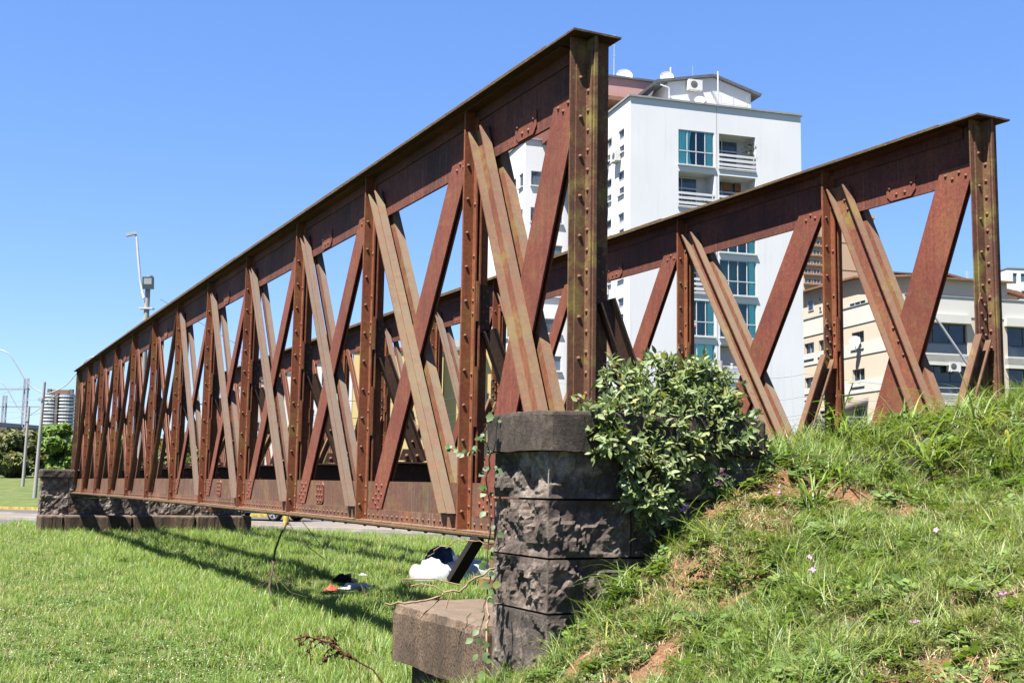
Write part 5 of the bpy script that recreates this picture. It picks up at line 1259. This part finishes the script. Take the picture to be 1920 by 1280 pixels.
lawn_t = [make_tuft('lawn_tuft_a', 26, .07, .06, .13, .2, .9, .004, .008, GM, .04), make_tuft('lawn_tuft_b', 24, .08, .05, .11, .3, 1., .005, .009, GM, .3), make_tuft('lawn_tuft_c', 22, .07, .08, .18, .2, .8, .005, .009, GM, .02),
          make_tuft('lawn_tuft_d', 22, .09, .04, .09, .3, 1., .004, .008, GM, .25, 1), make_clover('lawn_tuft_e', 22, .09, .03, .06, .022), make_tuft('lawn_tuft_f', 16, .05, .12, .2, .2, .8, .005, .010, GM, .03)]
LIT = [ground_at(x, y) for x, y in ((645, 1091), (621, 1106), (672, 1104), (655, 1098), (258, 1060), (681, 1078), (600, 1228), (808, 1088), (850, 1088), (890, 1086), (770, 1092), (68, 998), (630, 1115), (690, 1110))]
LIT = np.array([(v.x, v.y) for v in LIT])
# lawn points inside (a widened) view
def in_bridge(P):
    d = P-np.array([BL.x, BL.y]); return d@np.array([mx, my]), d@np.array([ux, uy])
EDX, EDY = np.array([e[0] for e in edge]), np.array([e[1] for e in edge])
def lawn_pts(d0, d1, dens):
    A = (d1-d0)*(d1*1.15)*1.0; n = int(A*dens); y = rng.uniform(d0, d1, n); x = rng.uniform(-d1*.6, d1*.5, n); P = np.stack([x, y], 1)
    ok = (x > -y*.56-1) & (x < y*.40+1) & (y < np.interp(x, EDX, EDY)-.25)
    lx, ly = in_bridge(P)
    ok &= ~((lx > bx0+.02) & (lx < S3+.8) & (ly > pya) & (ly < by1-.02)) & ~((lx > fx0) & (lx < fx1) & (ly > fy-.02) & (ly < fy+1.))
    P = P[ok]; h = hbase(P) if len(P) else np.zeros(0); inb = (P[:, 0] > -1.6) & (P[:, 0] < 7.4) & (P[:, 1] < 12.9)
    return P[~(inb & (h > .03))]
pts, rots, scl, idx = [], [], [], []
for (d0, d1, dens, s) in ((5.5, 9.5, 200, 1.), (9.5, 13, 160, 1.05), (13, 18, 110, 1.15), (18, 25, 75, 1.3), (25, 37, 46, 1.5), (37, 46, 20, 1.6)):
    P = lawn_pts(d0, d1, dens)
    for x, y in P:
        v = noise.fractal(Vector((x*.35, y*.35, 5)), 1, 2, 3); v2 = noise.noise(Vector((x*1.3, y*1.3, 8)))
        dl = LIT-np.array([x, y]); dl[:, 1] *= .6 ; dm = float(np.min(np.hypot(dl[:, 0], dl[:, 1]-.12)))
        if dm < .22 and y > 11: continue
        lx = (x-BL.x)*mx+(y-BL.y)*my; lush = .5+.5*math.tanh((lx+1.2)*1.1)                    # longer grass under the bridge
        if lush > .5: k = random.choices(range(6), (3, 1, 4, .5, 1, 2.2))[0]; sc_ = 1.05+.35*v2
        elif v > .08: k = random.choices(range(6), (2, 3, .6, 4, 4, .1))[0]; sc_ = .8+.2*v2
        else: k = random.choices(range(6), (4, 3, 1.5, 1.5, 1.5, .5))[0]; sc_ = .9+.25*v2
        if dm < .55 and y > 11: sc_ *= .5
        pts.append((x, y, 0)); rots.append((random.gauss(0, .1), random.gauss(0, .1), random.random()*6.283)); scl.append(s*max(.4, sc_)*random.uniform(.8, 1.2)); idx.append(k)
scatter('lawn_grass', pts, rots, scl, idx, lawn_t)
# grass on the bank
bank_t = [make_tuft('bank_tuft_a', 22, .05, .04, .10, .4, 1.2, .003, .006, GB, .12), make_tuft('bank_tuft_b', 20, .05, .03, .08, .5, 1.3, .003, .006, GB, .5), make_tuft('bank_tuft_c', 22, .045, .07, .17, .4, 1.2, .003, .007, GB, .05),
          make_clover('bank_tuft_d', 20, .06, .02, .05, .018), make_tuft('bank_tuft_e', 18, .05, .02, .06, .6, 1.4, .003, .005, [M['straw'], M['grass_dark'], M['white_flower']], .15), make_clover('bank_tuft_f', 9, .05, .02, .06, .038)]
pts, rots, scl, idx = [], [], [], []
n = 72000; X = rng.uniform(-1.2, 5.6, n); Y = rng.uniform(2.6, 10.4, n)
hb_ = hbase(np.stack([X, Y], 1))
for x, y, h in zip(X, Y, hb_):
    if h < -.02 or x > y*.46+.4 or x < -y*.12-.9: continue
    lx, ly = (x-BL.x)*mx+(y-BL.y)*my, (x-BL.x)*ux+(y-BL.y)*uy
    if px0-.02 < lx < px1+.02 and pya-.01 < ly < pyb: continue
    if bx0 < lx < S3 and pyb <= ly < by1: continue
    dist = math.hypot(x, y)
    if random.random() > min(1, (5.2/dist)**1.2): continue
    b = bare(x, y); v = noise.fractal(Vector((x*1.3+9, y*1.3, 2)), 1, 2, 4); 
    if random.random() < b*.85: continue
    if b > .3: k = random.choices(range(6), (.5, 2, 0, 1.5, 5, .3))[0]
    elif v > .12: k = random.choices(range(6), (3, 4, .6, 1, 3, .3))[0]
    elif v < -.1: k = random.choices(range(6), (3, 1, 4.5, 2.6, .5, 1.4))[0]
    else: k = random.choices(range(6), (4, 2.5, 2.4, 3.4, 1.4, 1.4))[0]
    pts.append((x, y, hz(x, y)-.006)); rots.append((random.gauss(-.05, .2), random.gauss(-.2, .2), random.random()*6.283)); scl.append(random.uniform(.7, 1.3)*(1.35 if h > 1.6 else 1.)); idx.append(k)
scatter('bank_grass', pts, rots, scl, idx, bank_t)

# clods of soil and pebbles on the bare patches
cl_ = MB(); tries = 0
while tries < 9000:
    tries += 1; x, y = random.uniform(-.8, 4.6), random.uniform(3.4, 9)
    if bare(x, y) < .35: continue
    r = random.choice((.006, .009, .013, .02))*random.uniform(.6, 1.2); c = Vector((x, y, hz(x, y)+r*.2)); vs = []
    for k in range(5): a = k*1.257+random.random()*.6; vs.append(c+Vector((math.cos(a)*r*random.uniform(.7, 1.2), math.sin(a)*r*random.uniform(.7, 1.2), -r*.5)))
    for k in range(4): a = k*1.571+random.random(); vs.append(c+Vector((math.cos(a)*r*.6, math.sin(a)*r*.6, r*random.uniform(.2, .6))))
    cl_.add(vs, [(0,1,5),(1,2,6),(2,3,7),(3,4,8),(4,0,8),(1,6,5),(2,7,6),(3,8,7),(0,5,8),(5,6,7,8)], 0)
tag(obj('soil_clods', cl_, bo.data.materials[0]), kind='stuff')
# large separate grass clumps
def long_leaf(mb, base, ang, L, w_, rise, droop, mi=0, seg=6):
    dx, dy = math.cos(ang), math.sin(ang); s = Vector((-dy, dx, 0)); vs = []; p = Vector(base); el = rise
    for i in range(seg+1):
        t = i/seg; ww = w_*(.5+.9*t if t < .35 else (1-t)**.8*1.25)*.5
        vs += [p-s*ww, p-Vector((0,0,ww*.35)), p+s*ww]
        p = p+Vector((dx*math.cos(el), dy*math.cos(el), math.sin(el)))*(L/seg); el -= droop/seg
    mb.add(vs, [f for i in range(seg) for f in ((3*i, 3*i+1, 3*i+4, 3*i+3), (3*i+1, 3*i+2, 3*i+5, 3*i+4))], mi)
def clump(px, py, n, L0, L1, w0, w1, label, rise=(.5, 1.35), name='grass_clump'):
    p = bank_at(px, py); e_ = empty(name, p, 0, label, 'grass clump', 'big leafy grass clumps on the bank')
    for i in range(n):
        mb = MB(); a = random.random()*6.283; long_leaf(mb, (random.gauss(0, .035), random.gauss(0, .035), -.02), a, random.uniform(L0, L1), random.uniform(w0, w1), random.uniform(*rise), random.uniform(.8, 2.3)); obj('leaf', mb, M['grass_dark'], e_)
for args in ((1745, 880, 60, .3, .62, .014, .026, 'largest broad bladed grass clump on the upper bank below the right end post'), (1640, 850, 46, .25, .5, .012, .022, 'broad grass clump at the crest left of the largest clump'),
             (1520, 950, 54, .2, .42, .010, .02, 'spreading grass clump in the middle of the bank right of the pink flowers'), (1185, 1110, 50, .22, .42, .006, .012, 'thin upright grass clump beside the stone pillar base'),
             (1795, 800, 30, .35, .7, .014, .024, 'tall grass clump at the foot of the right end post'), (1905, 800, 26, .35, .6, .014, .026, 'tall grass clump at the right edge of the picture'), (1280, 1000, 40, .2, .4, .006, .013, 'fine grass clump just below the bush'),
             (1560, 835, 34, .25, .45, .008, .016, 'grass clump at the crest beside the second post of the right truss'), (1470, 1215, 46, .16, .34, .005, .011, 'grass clump low on the bank near the bottom edge'), (1060, 1235, 40, .18, .36, .006, .011, 'grass clump at the foot of the pillar near the bottom edge'), (1640, 1150, 36, .14, .3, .005, .01, 'grass clump in the lower right middle of the bank'), (1860, 1050, 36, .14, .28, .005, .01, 'grass clump at the right side of the bank half way down'),
             (1435, 885, 34, .2, .4, .006, .012, 'grass clump in front of the right end of the pillar cap'), (1470, 860, 30, .22, .42, .007, .013, 'grass clump at the crest just right of the pillar cap end'), (1365, 940, 34, .18, .36, .006, .012, 'grass clump under the right edge of the bush'), (1230, 1030, 40, .2, .4, .006, .012, 'grass clump beside the pillar below the bush'), (1340, 1010, 36, .18, .34, .006, .012, 'grass clump left of centre on the bank'), (1600, 1010, 40, .18, .36, .006, .013, 'grass clump in the centre of the bank'), (1330, 1210, 40, .16, .32, .005, .01, 'grass clump low on the left of the bank'), (1690, 1090, 40, .16, .32, .005, .011, 'grass clump right of centre on the bank'), (1150, 1200, 40, .18, .34, .005, .011, 'grass clump on the lower bank just right of the pillar foot'), (1800, 1200, 40, .15, .3, .005, .011, 'grass clump near the lower right corner'), (1580, 1240, 40, .15, .3, .005, .011, 'grass clump at the bottom edge right of centre'), (1415, 905, 30, .18, .36, .006, .012, 'grass clump right of the bush below the pillar cap end'), (1590, 835, 34, .3, .55, .01, .018, 'grass clump at the crest between the second post and the broad flat diagonal'), (1700, 815, 36, .35, .6, .012, .02, 'long grass clump at the crest under the crossing of the right end panel'), (1835, 815, 34, .35, .65, .012, .02, 'long grass clump just below the right end post'), (1880, 860, 36, .3, .55, .012, .02, 'long grass clump near the right edge below the end post'), (1660, 890, 34, .25, .45, .01, .018, 'grass clump left of the largest clump and lower down'), (1580, 900, 34, .2, .42, .008, .016, 'grass clump on the upper bank left of the bare soil')): clump(*args)
# small broad leaved weeds
def leaf_shape(s=1., w_=.42, fold=.18):
    mb = MB(); prof = [(0, 0), (.18, .6), (.42, 1.), (.7, .72), (1, 0)]; vs = []
    for (t, k) in prof:
        z = -.14*s*t*t
        vs += [(t*s, -k*w_*s*.5, z+fold*k*w_*s*.5), (t*s, 0, z), (t*s, k*w_*s*.5, z+fold*k*w_*s*.5)]
    mb.add(vs, [f for i in range(4) for f in ((3*i, 3*i+1, 3*i+4, 3*i+3), (3*i+1, 3*i+2, 3*i+5, 3*i+4))], 0, True); return mb
LEAF = [leaf_shape(1, w_).mesh('leaf', M['leaf']) for w_ in (.38, .44, .5)]; IVY = [leaf_shape(1, w_, .1).mesh('leaf', M['ivy']) for w_ in (.7, .85)]; WEED = leaf_shape(1, .5).mesh('leaf', M['clover'])
def orient(d, upv):
    d = Vector(d).normalized(); z = Vector(upv); z = (z-d*z.dot(d)); z = z.normalized() if z.length > 1e-4 else d.orthogonal().normalized(); y = z.cross(d)
    return Matrix((d, y, z)).transposed()
def put_leaf(me, parent, p, d, upv, s):
    o = bpy.data.objects.new('leaf', me); COL.objects.link(o); o.parent = parent
    o.matrix_local = Matrix.Translation(p) @ orient(d, upv).to_4x4() @ Matrix.Scale(s, 4); return o
def bake_leaf(mb, me, p, d, upv, s):
    R = orient(d, upv); mb.add([Vector(p)+R@(v.co*s) for v in me.vertices], [tuple(f.vertices) for f in me.polygons], 0, True)
for (px, py, lab) in ((1395, 1105, 'broad leaved green weed between bare soil patches on the lower bank'), (1565, 790, 'leafy weed growing at the foot of the second right truss post'), (1840, 1130, 'pale broad leaved weed at the right side of the bank')):
    p = bank_at(px, py if py > 820 else 835); e_ = empty('weed', p, 0, lab, 'weed', 'broad leaved weeds on the bank')
    tall = py < 820; mb = MB(); H_ = .42 if tall else .12
    for i in range(3): mb.tube([(0,0,-.02), (.05*math.cos(i*2), .05*math.sin(i*2), H_*.5), (.13*math.cos(i*2), .12*math.sin(i*2), H_*(1-.15*i))], .004, 4)
    obj('stem', mb, M['clover'], e_)
    for i in range(26 if tall else 18):
        t = random.random() if tall else .6; a = random.random()*6.28; i_ = i % 3; c = Vector((.13*math.cos(i_*2)*t, .12*math.sin(i_*2)*t, H_*(1-.15*i_)*t)); put_leaf(WEED, e_, c, (math.cos(a), math.sin(a), random.uniform(-.1, .5)), (0,0,1), random.uniform(.06, .11))

# ---- the bush on the pillar
bc_ = at(1285, 880, 6.95); bush = empty('leafy_bush', bc_, 0, 'large leafy green bush growing over the right side of the stone pillar', 'bush')
blobs = [(1285, 790, 88, 7.0, 2.9), (1250, 730, 60, 7.05, 1.3), (1310, 735, 55, 7.1, 1.4), (1348, 800, 58, 7.05, 1.4), (1378, 850, 34, 7.05, .4), (1220, 800, 70, 6.85, 1.6), (1165, 790, 48, 6.7, .9), (1120, 775, 30, 6.6, .35), (1170, 730, 30, 6.75, .35), (1145, 700, 18, 6.75, .15), (1118, 800, 34, 6.55, .4), (1140, 830, 30, 6.5, .3), (1235, 862, 72, 6.75, 1.7), (1315, 855, 62, 6.9, 1.5), (1205, 895, 38, 6.6, .55), (1222, 945, 34, 6.6, .4), (1168, 850, 28, 6.55, .3), (1405, 838, 22, 7.1, .16), (1425, 850, 18, 7.0, .12), (1240, 692, 22, 7.05, .18), (1330, 700, 20, 7.05, .15), (1345, 750, 40, 7.1, .5)]
BL_ = []; wts = []
for (px, py, r, d, w_) in blobs: BL_.append((at(px, py, d)-bc_, r/F*d)); wts.append(w_)
mb = MB()
for i in range(9): 
    t = BL_[i % len(BL_)][0]; root = at(1290+random.uniform(-40, 40), 935, 6.95)-bc_
    mb.tube([root-Vector((0,0,.25)), root.lerp(t, .4)+Vector((random.gauss(0,.04), random.gauss(0,.04), .03)), t], [.014, .009, .004], 5)
for (c, r) in BL_:
    for k in range(5):
        v = Vector((random.gauss(0,1), random.gauss(0,1), random.gauss(.3,1))).normalized(); mb.tube([c*.8, c+v*r*.5, c+v*r*.95], [.006, .005, .0025], 4)
obj('stem', mb, M['twig_dark'], bush)
leaves = []
for i in range(1250):                                               # sprigs, several leaves each
    c, r = random.choices(BL_, wts)[0]; v = Vector((random.gauss(0,1), random.gauss(-.15,1), random.gauss(.1,1))).normalized(); q = random.random()**.33*(random.uniform(1.05, 1.5) if random.random() < .09 else 1)
    p = c+Vector((v.x, v.y*.8, v.z))*r*q; dr = (v*.7+Vector((random.gauss(0,.5), random.gauss(-.1,.5), random.gauss(.25,.4)))).normalized()
    nl = random.randint(5, 9); ph0 = random.random()*6.28; L_ = random.uniform(.05, .11)
    s1_ = dr.orthogonal().normalized(); s2_ = dr.cross(s1_)
    for k in range(nl):
        t = k/nl; a = ph0+k*2.4; rad_ = s1_*math.cos(a)+s2_*math.sin(a); d = (dr*(.35+.5*t)+rad_*(1-.45*t)+Vector((0,0,-.35*(1-t)))).normalized()
        leaves.append((p+dr*L_*t, d, dr+Vector((0,0,.5)), random.uniform(.034, .088)*(1-.25*t)))
toc = -bc_; cam_o = Vector((0,0,EYE))-bc_
def nearness(L): return (L[0]-cam_o).length - .5*random.random()*0 - L[3]*1.5 - .25*min(.5, max(-.5, L[0].z*0))
leaves.sort(key=nearness)
for L in leaves[:300]: put_leaf(random.choice(LEAF), bush, *L)
mb = MB()
for L in leaves[300:]: bake_leaf(mb, LEAF[0], *L)
tag(obj('foliage', mb, M['leaf'], bush), kind='stuff')
# ---- ivy on the pillar and its bed stone
def vine(name, label, pts, leafn, s0, s1, mat='twig_dark', r=.004, meshes=IVY, spread=.05):
    o = Vector(pts[0]); e_ = empty(name, o, 0, label, 'vine'); mb = MB(); P = [Vector(p)-o for p in pts]; Q = []
    for (p, q) in zip(P[:-1], P[1:]):
        for k in range(4): Q.append(p.lerp(q, k/4)+Vector((random.gauss(0,.008), random.gauss(0,.008), random.gauss(0,.006))))
    Q.append(P[-1]); mb.tube(Q, r, 5); obj('stem', mb, M[mat], e_)
    for i in range(leafn):
        p = random.choice(Q)+Vector((random.gauss(0, spread*.5), random.gauss(0, spread*.3)-.02, random.gauss(0, spread*.4))); a = random.uniform(2.6, 6.8)
        put_leaf(random.choice(meshes), e_, p, (math.cos(a)*.8, -.5, random.uniform(-1.1, .1)), (-.3, -.9, .3), random.uniform(s0, s1))
    return e_
vine('ivy_vine', 'green ivy climbing the left edge of the stone pillar up to its cap', [at(918, 1110, 6.9), at(915, 1050, 6.92), at(920, 980, 6.95), at(914, 900, 6.98), at(918, 850, 6.95), at(905, 815, 6.9), at(915, 790, 6.85), at(930, 762, 6.85)], 26, .03, .06)
vine('ivy_vine', 'thin ivy tendril reaching left across the near truss from the pillar cap', [at(905, 850, 6.9), at(888, 835, 6.9), at(878, 855, 6.95), at(860, 848, 7.), at(838, 836, 7.)], 14, .025, .05, r=.0025, spread=.03)
vine('ivy_vine', 'ivy with yellowing leaves hanging over the bed stone beside the pillar', [at(925, 1060, 6.85), at(915, 1110, 6.8), at(905, 1150, 6.65), at(900, 1200, 6.5), at(903, 1245, 6.4)], 18, .035, .06)
vine('dry_vine', 'bundle of dry brown vine stems hanging beside the pillar base', [at(918, 1120, 6.75), at(912, 1170, 6.6), at(915, 1240, 6.45)], 0, .03, .05, 'twig', .006)
vine('dry_vine', 'thin dry stem hanging across the right end of the bed stone', [at(880, 1150, 6.55), at(868, 1190, 6.5), at(850, 1240, 6.42), at(838, 1265, 6.4)], 0, .03, .05, 'twig_dark', .003)
e_ = vine('dry_branch', 'dry thorny branch lying across the top of the bed stone', [at(927, 1062, 6.7), at(890, 1085, 6.55), at(850, 1108, 6.5), at(810, 1122, 6.45), at(770, 1129, 6.4), at(722, 1131, 6.4)], 0, .02, .03, 'twig', .006)
o = e_.location; mb = MB()
for pl_ in ([(862, 1096), (815, 1085), (755, 1085)], [(835, 1112), (815, 1098), (790, 1094), (770, 1098)], [(830, 1118), (805, 1140), (785, 1160)], [(845, 1110), (840, 1125), (836, 1140)]): mb.tube([at(x, y, 6.45)-o for x, y in pl_], .0035, 5)
obj('twig', mb, M['twig'], e_)
e_ = vine('dry_branch', 'bare curved twig arching left below the bottom chord by the pillar', [at(925, 1022, 6.95), at(890, 1014, 6.95), at(860, 1014, 7.), at(830, 1024, 7.), at(802, 1043, 7.05)], 0, .02, .03, 'twig', .0035)
# dead branch hanging from the chord over the grass
d = 15.2; e_ = empty('hanging_branch', at(540, 974, d), 0, 'dead branch hanging from the near truss down to the grass', 'branch'); o = e_.location
mb = MB(); mb.tube([at(x, y, dd)-o for x, y, dd in ((543, 972, d), (527, 1000, d), (516, 1030, d-.3), (511, 1065, d-.6), (505, 1100, d-1.2), (507, 1120, d-1.6))], [.011, .012, .013, .014, .012, .006], 7); obj('limb', mb, M['twig_dark'], e_)
mb = MB()
for pl_ in ([(541, 978), (560, 1010), (585, 1030), (612, 1050)], [(565, 975), (585, 1000), (600, 1020)], [(510, 1070), (490, 1090), (478, 1105)], [(510, 1070), (530, 1095), (545, 1110), (580, 1120)], [(508, 1080), (500, 1110)], [(512, 1075), (522, 1105)], [(511, 1078), (540, 1088), (560, 1104)], [(509, 1085), (486, 1100), (470, 1100)]): mb.tube([at(x, y, d-(y-975)/110)-o for x, y in pl_], [.007]+[.004]*(len(pl_)-1), 5)
obj('twig', mb, M['twig_dark'], e_)
# brown dock seed head in the foreground
d = 6.2; e_ = empty('dock_seedhead', at(715, 1285, d), 0, 'dried reddish brown dock seed head arching over the foreground grass', 'dry weed'); o = e_.location
lines = [[(725, 1290), (700, 1255), (672, 1240), (640, 1220), (620, 1205), (590, 1196), (572, 1192), (552, 1198)], [(640, 1218), (628, 1200), (612, 1194), (600, 1196)], [(640, 1222), (622, 1212), (612, 1222), (605, 1236)], [(645, 1226), (630, 1224), (612, 1232), (602, 1246)], [(600, 1196), (585, 1200), (580, 1220), (583, 1245)], [(578, 1194), (566, 1204), (560, 1211)], [(660, 1235), (648, 1228), (638, 1232)], [(615, 1204), (598, 1204), (588, 1214)]]
mb = MB(); sd_ = MB()
for i, l in enumerate(lines):
    P = [at(x, y, d+.01*i)-o for x, y in l]; mb.tube(P, .0028 if i else .0045, 5)
    for (p, q) in zip(P[2 if i == 0 else 0:-1], P[3 if i == 0 else 1:]):
        for k in range(7): c = p.lerp(q, random.random())+Vector((random.gauss(0,.006), random.gauss(0,.006), random.gauss(0,.006))); sd_.rivet(c, (random.gauss(0,1), random.gauss(0,1), random.gauss(0,1)), random.uniform(.003, .006), .006, 4)
for (x, y, yy) in ((674, 1242, 1290), (690, 1252, 1300), (655, 1236, 1262), (628, 1224, 1243)): mb.tube([at(x, y, d)-o, at(x+1, (y+yy)/2, d)-o, at(x+2, yy, d)-o], .002, 4)
obj('stem', mb, M['seed'], e_); tag(obj('seeds', sd_, M['seed'], e_), kind='stuff')
# pink flowers on the bank
fl = [(1317, 895), (1309, 912), (1314, 914), (1298, 926), (1325, 922), (1332, 925), (1338, 914), (1344, 914), (1280, 932), (1288, 944), (1275, 956), (1262, 970), (1272, 972), (1399, 900), (1406, 880), (1436, 866), (1440, 872), (1461, 953), (1670, 948), (1522, 1109), (1862, 1162), (1710, 1212), (1513, 1084), (1750, 1035), (1520, 820), (1530, 826)]
FLAB = ['topmost pink flower cluster in the drift below the bush', 'pink flower cluster left of the topmost one below the bush', 'pink flower cluster in the middle of the drift below the bush', 'pink flower cluster at the left of the drift below the bush', 'lowest of the pink flowers at the right of the drift below the bush', 'pink flower second from the right end of the drift near its bottom', 'pink flower in the upper right pair of the drift below the bush', 'rightmost pink flower of the drift below the bush', 'pink flower on the left tail of the drift nearest its middle', 'pink flower halfway down the left tail of the drift below the bush', 'pink flower low on the left tail of the drift below the bush', 'leftmost lowest pink flower of the drift below the bush', 'pink flower just right of the lowest leftmost one below the bush', 'lone pink flower at the lower right edge of the bush', 'pink flower at the right foot of the bush', 'pink flower left of a pair beneath the pillar cap end', 'pink flower right of a pair beneath the pillar cap end', 'pink flower in the spreading grass clump in the middle of the bank', 'pink flower by the bare orange soil under the largest grass clump', 'small pink flower in the middle of the open bank, lower of two', 'pink flower near the right edge of the bank', 'lowest pink flower near the bottom of the bank', 'small pink flower in the middle of the open bank, upper of two', 'pink flower on the right of the bank half way down', 'left one of two pink flowers at the crest by the second right truss post', 'right one of two pink flowers at the crest by the second right truss post']
near_ = ['upper left end of the pink flower drift under the bush', 'among the pink drift under the bush', 'on the open bank away from the bush']
pf = MB()
for k in range(5): 
    a = k*1.257; c_, s_ = math.cos(a), math.sin(a); pf.add([(0,0,0), (.012*c_-.006*s_, .012*s_+.006*c_, .007), (.021*c_, .021*s_, .004), (.012*c_+.006*s_, .012*s_-.006*c_, .007)], [(0,1,2,3)])
PF = pf.mesh('petals', M['pink_petal']); st = MB(); st.tube([(0,0,0), (.004,.002,-.06), (0,0,-.13)], .0018, 4); ST = st.mesh('stem', M['clover'])
for i, (px, py) in enumerate(fl):
    dx_, dy_ = (8, 16) if i < 13 else (0, 0)
    p = bank_at(px+dx_, py+dy_)+Vector((0, -.06, .10)); lab = 'small pink flower in the drift at the lower edge of the bush' if i < 13 else ('small pink flower on the bank between the bush and the crest' if i < 17 or i > 23 else 'small lone pink flower on the open grassy bank')
    lab = FLAB[i]
    e_ = empty('pink_flower', p, 0, lab, 'flower', 'pink flowers on the bank' if i < 13 else ('pink flowers right of the bush' if i < 17 or i > 23 else 'pink flowers on the open bank'))
    for k in range(random.randint(2, 4) if i < 13 else 2):
        o = link('petals', PF, e_, (random.gauss(0,.014), random.gauss(0,.014), random.gauss(0,.012))); o.rotation_euler = (random.gauss(.7,.4), random.gauss(0,.4), random.random()*6); o.scale = (1.15 if i < 13 else .75,)*3
    link('stem', ST, e_)

# ------------------------------------------------------------------ LITTER
def lump(c, a, b, h, seed, rot=0., n=22, rough=.12, lift=.0):
    mb = MB(); vs = []; m = 9; sd = Vector((seed*1.7, seed, 2.2))
    for j in range(m):
        t = j/(m-1)*math.pi*.5
        for i in range(n):
            p = 2*math.pi*i/n; q = Vector((math.cos(p)*math.cos(t), math.sin(p)*math.cos(t), math.sin(t)))
            k = 1+rough*(noise.fractal(q*2.1+sd, .9, 2, 4)*1.6)
            x, y, z = q.x*a*k, q.y*b*k, (q.z**.8)*h*k-.015
            vs.append((x*math.cos(rot)-y*math.sin(rot), x*math.sin(rot)+y*math.cos(rot), z+lift))
    mb.add(vs, [(j*n+i, j*n+(i+1) % n, (j+1)*n+(i+1) % n, (j+1)*n+i) for j in range(m-1) for i in range(n)], 0, True); return mb
M['sack'] = plain('white_sack', (.5,.5,.52), .75, .25, .06, 6); M['blue_cloth'] = plain('navy_cloth', (.035,.045,.08), .9, .1, .3, 10); M['black_cloth'] = plain('black_cloth', (.012,.012,.014), .9, .1); M['red_print'] = plain('red_print', (.62,.06,.03), .6, .3, .2, 20); M['rag'] = plain('grey_rag', (.36,.34,.32), .9, .1, .3, 15)
def litter(name, label, cat, px, py, a, b, h, mat, rot=0., rough=.14, z=0., seed=None, group=None):
    p = ground_at(px, py, z); h *= 1.15; o = obj(name, lump(p, a, b, h, seed or px, rot, rough=rough), M[mat], None, p); return tag(o, label, cat, group)
litter('sack', 'white plastic sack lying on the grass left of the leaning strut', 'sack', 808, 1086, .36, .26, .27, 'sack', .2)
litter('sack', 'long white plastic sack lying right of the leaning strut beside the pillar', 'sack', 882, 1084, .46, .28, .27, 'sack', .1)
litter('cloth_bundle', 'dark navy and black cloth bundle behind the white sacks', 'cloth', 830, 1076, .36, .28, .38, 'blue_cloth', .5, rough=.2)
litter('cloth_bundle', 'small dark brown cloth at the left end of the white sack', 'cloth', 757, 1092, .12, .08, .06, 'rust_dark')
litter('cloth_bundle', 'small black crumpled cloth on the grass under the bridge', 'cloth', 645, 1091, .17, .11, .11, 'black_cloth', .3, .25)
o = litter('snack_packet', 'crumpled red and white packet on the grass beside the black cloth', 'packet', 621, 1106, .10, .06, .06, 'red_print', .2, .3)
litter('plastic_bag', 'flattened pale plastic bag on the grass right of the red packet', 'plastic bag', 672, 1104, .28, .13, .075, 'sack', -.15, .35)
litter('paper_scrap', 'small white paper scrap on the open lawn at left', 'litter', 258, 1060, .1, .06, .04, 'sack', .2, .4)
litter('paper_scrap', 'small pinkish paper scrap on the grass below the bridge', 'litter', 681, 1078, .07, .05, .03, 'sack', .2, .4)
litter('paper_scrap', 'crumpled white paper under the brown dock seed head', 'litter', 600, 1228, .055, .05, .08, 'sack', .2, .5)
litter('flat_stone', 'flat pale stone on the grass before the far abutment', 'stone', 68, 998, .22, .12, .08, 'kerbstone', .1)
fz = pz1
for (lx, nm, lab, cat, mat, a, b, h) in ((1.05, 'rag', 'grey brown rag on the far abutment ledge nearest its left bearing', 'cloth', 'rag', .24, .12, .09), (2.0, 'rag', 'pale rag on the far abutment ledge left of the red one', 'cloth', 'rag', .2, .12, .08), (2.5, 'rag', 'red rag on the far abutment ledge', 'cloth', 'red_print', .13, .09, .13), (2.85, 'rag', 'dirty white crumpled cloth on the far abutment ledge right of the red rag', 'cloth', 'sack', .32, .12, .07)):
    p = bw(lx, fy+.2, fz+.012); tag(obj(nm, lump(p, a, b, h, int(lx*10), -.1, rough=.3), M[mat], None, p), lab, cat)
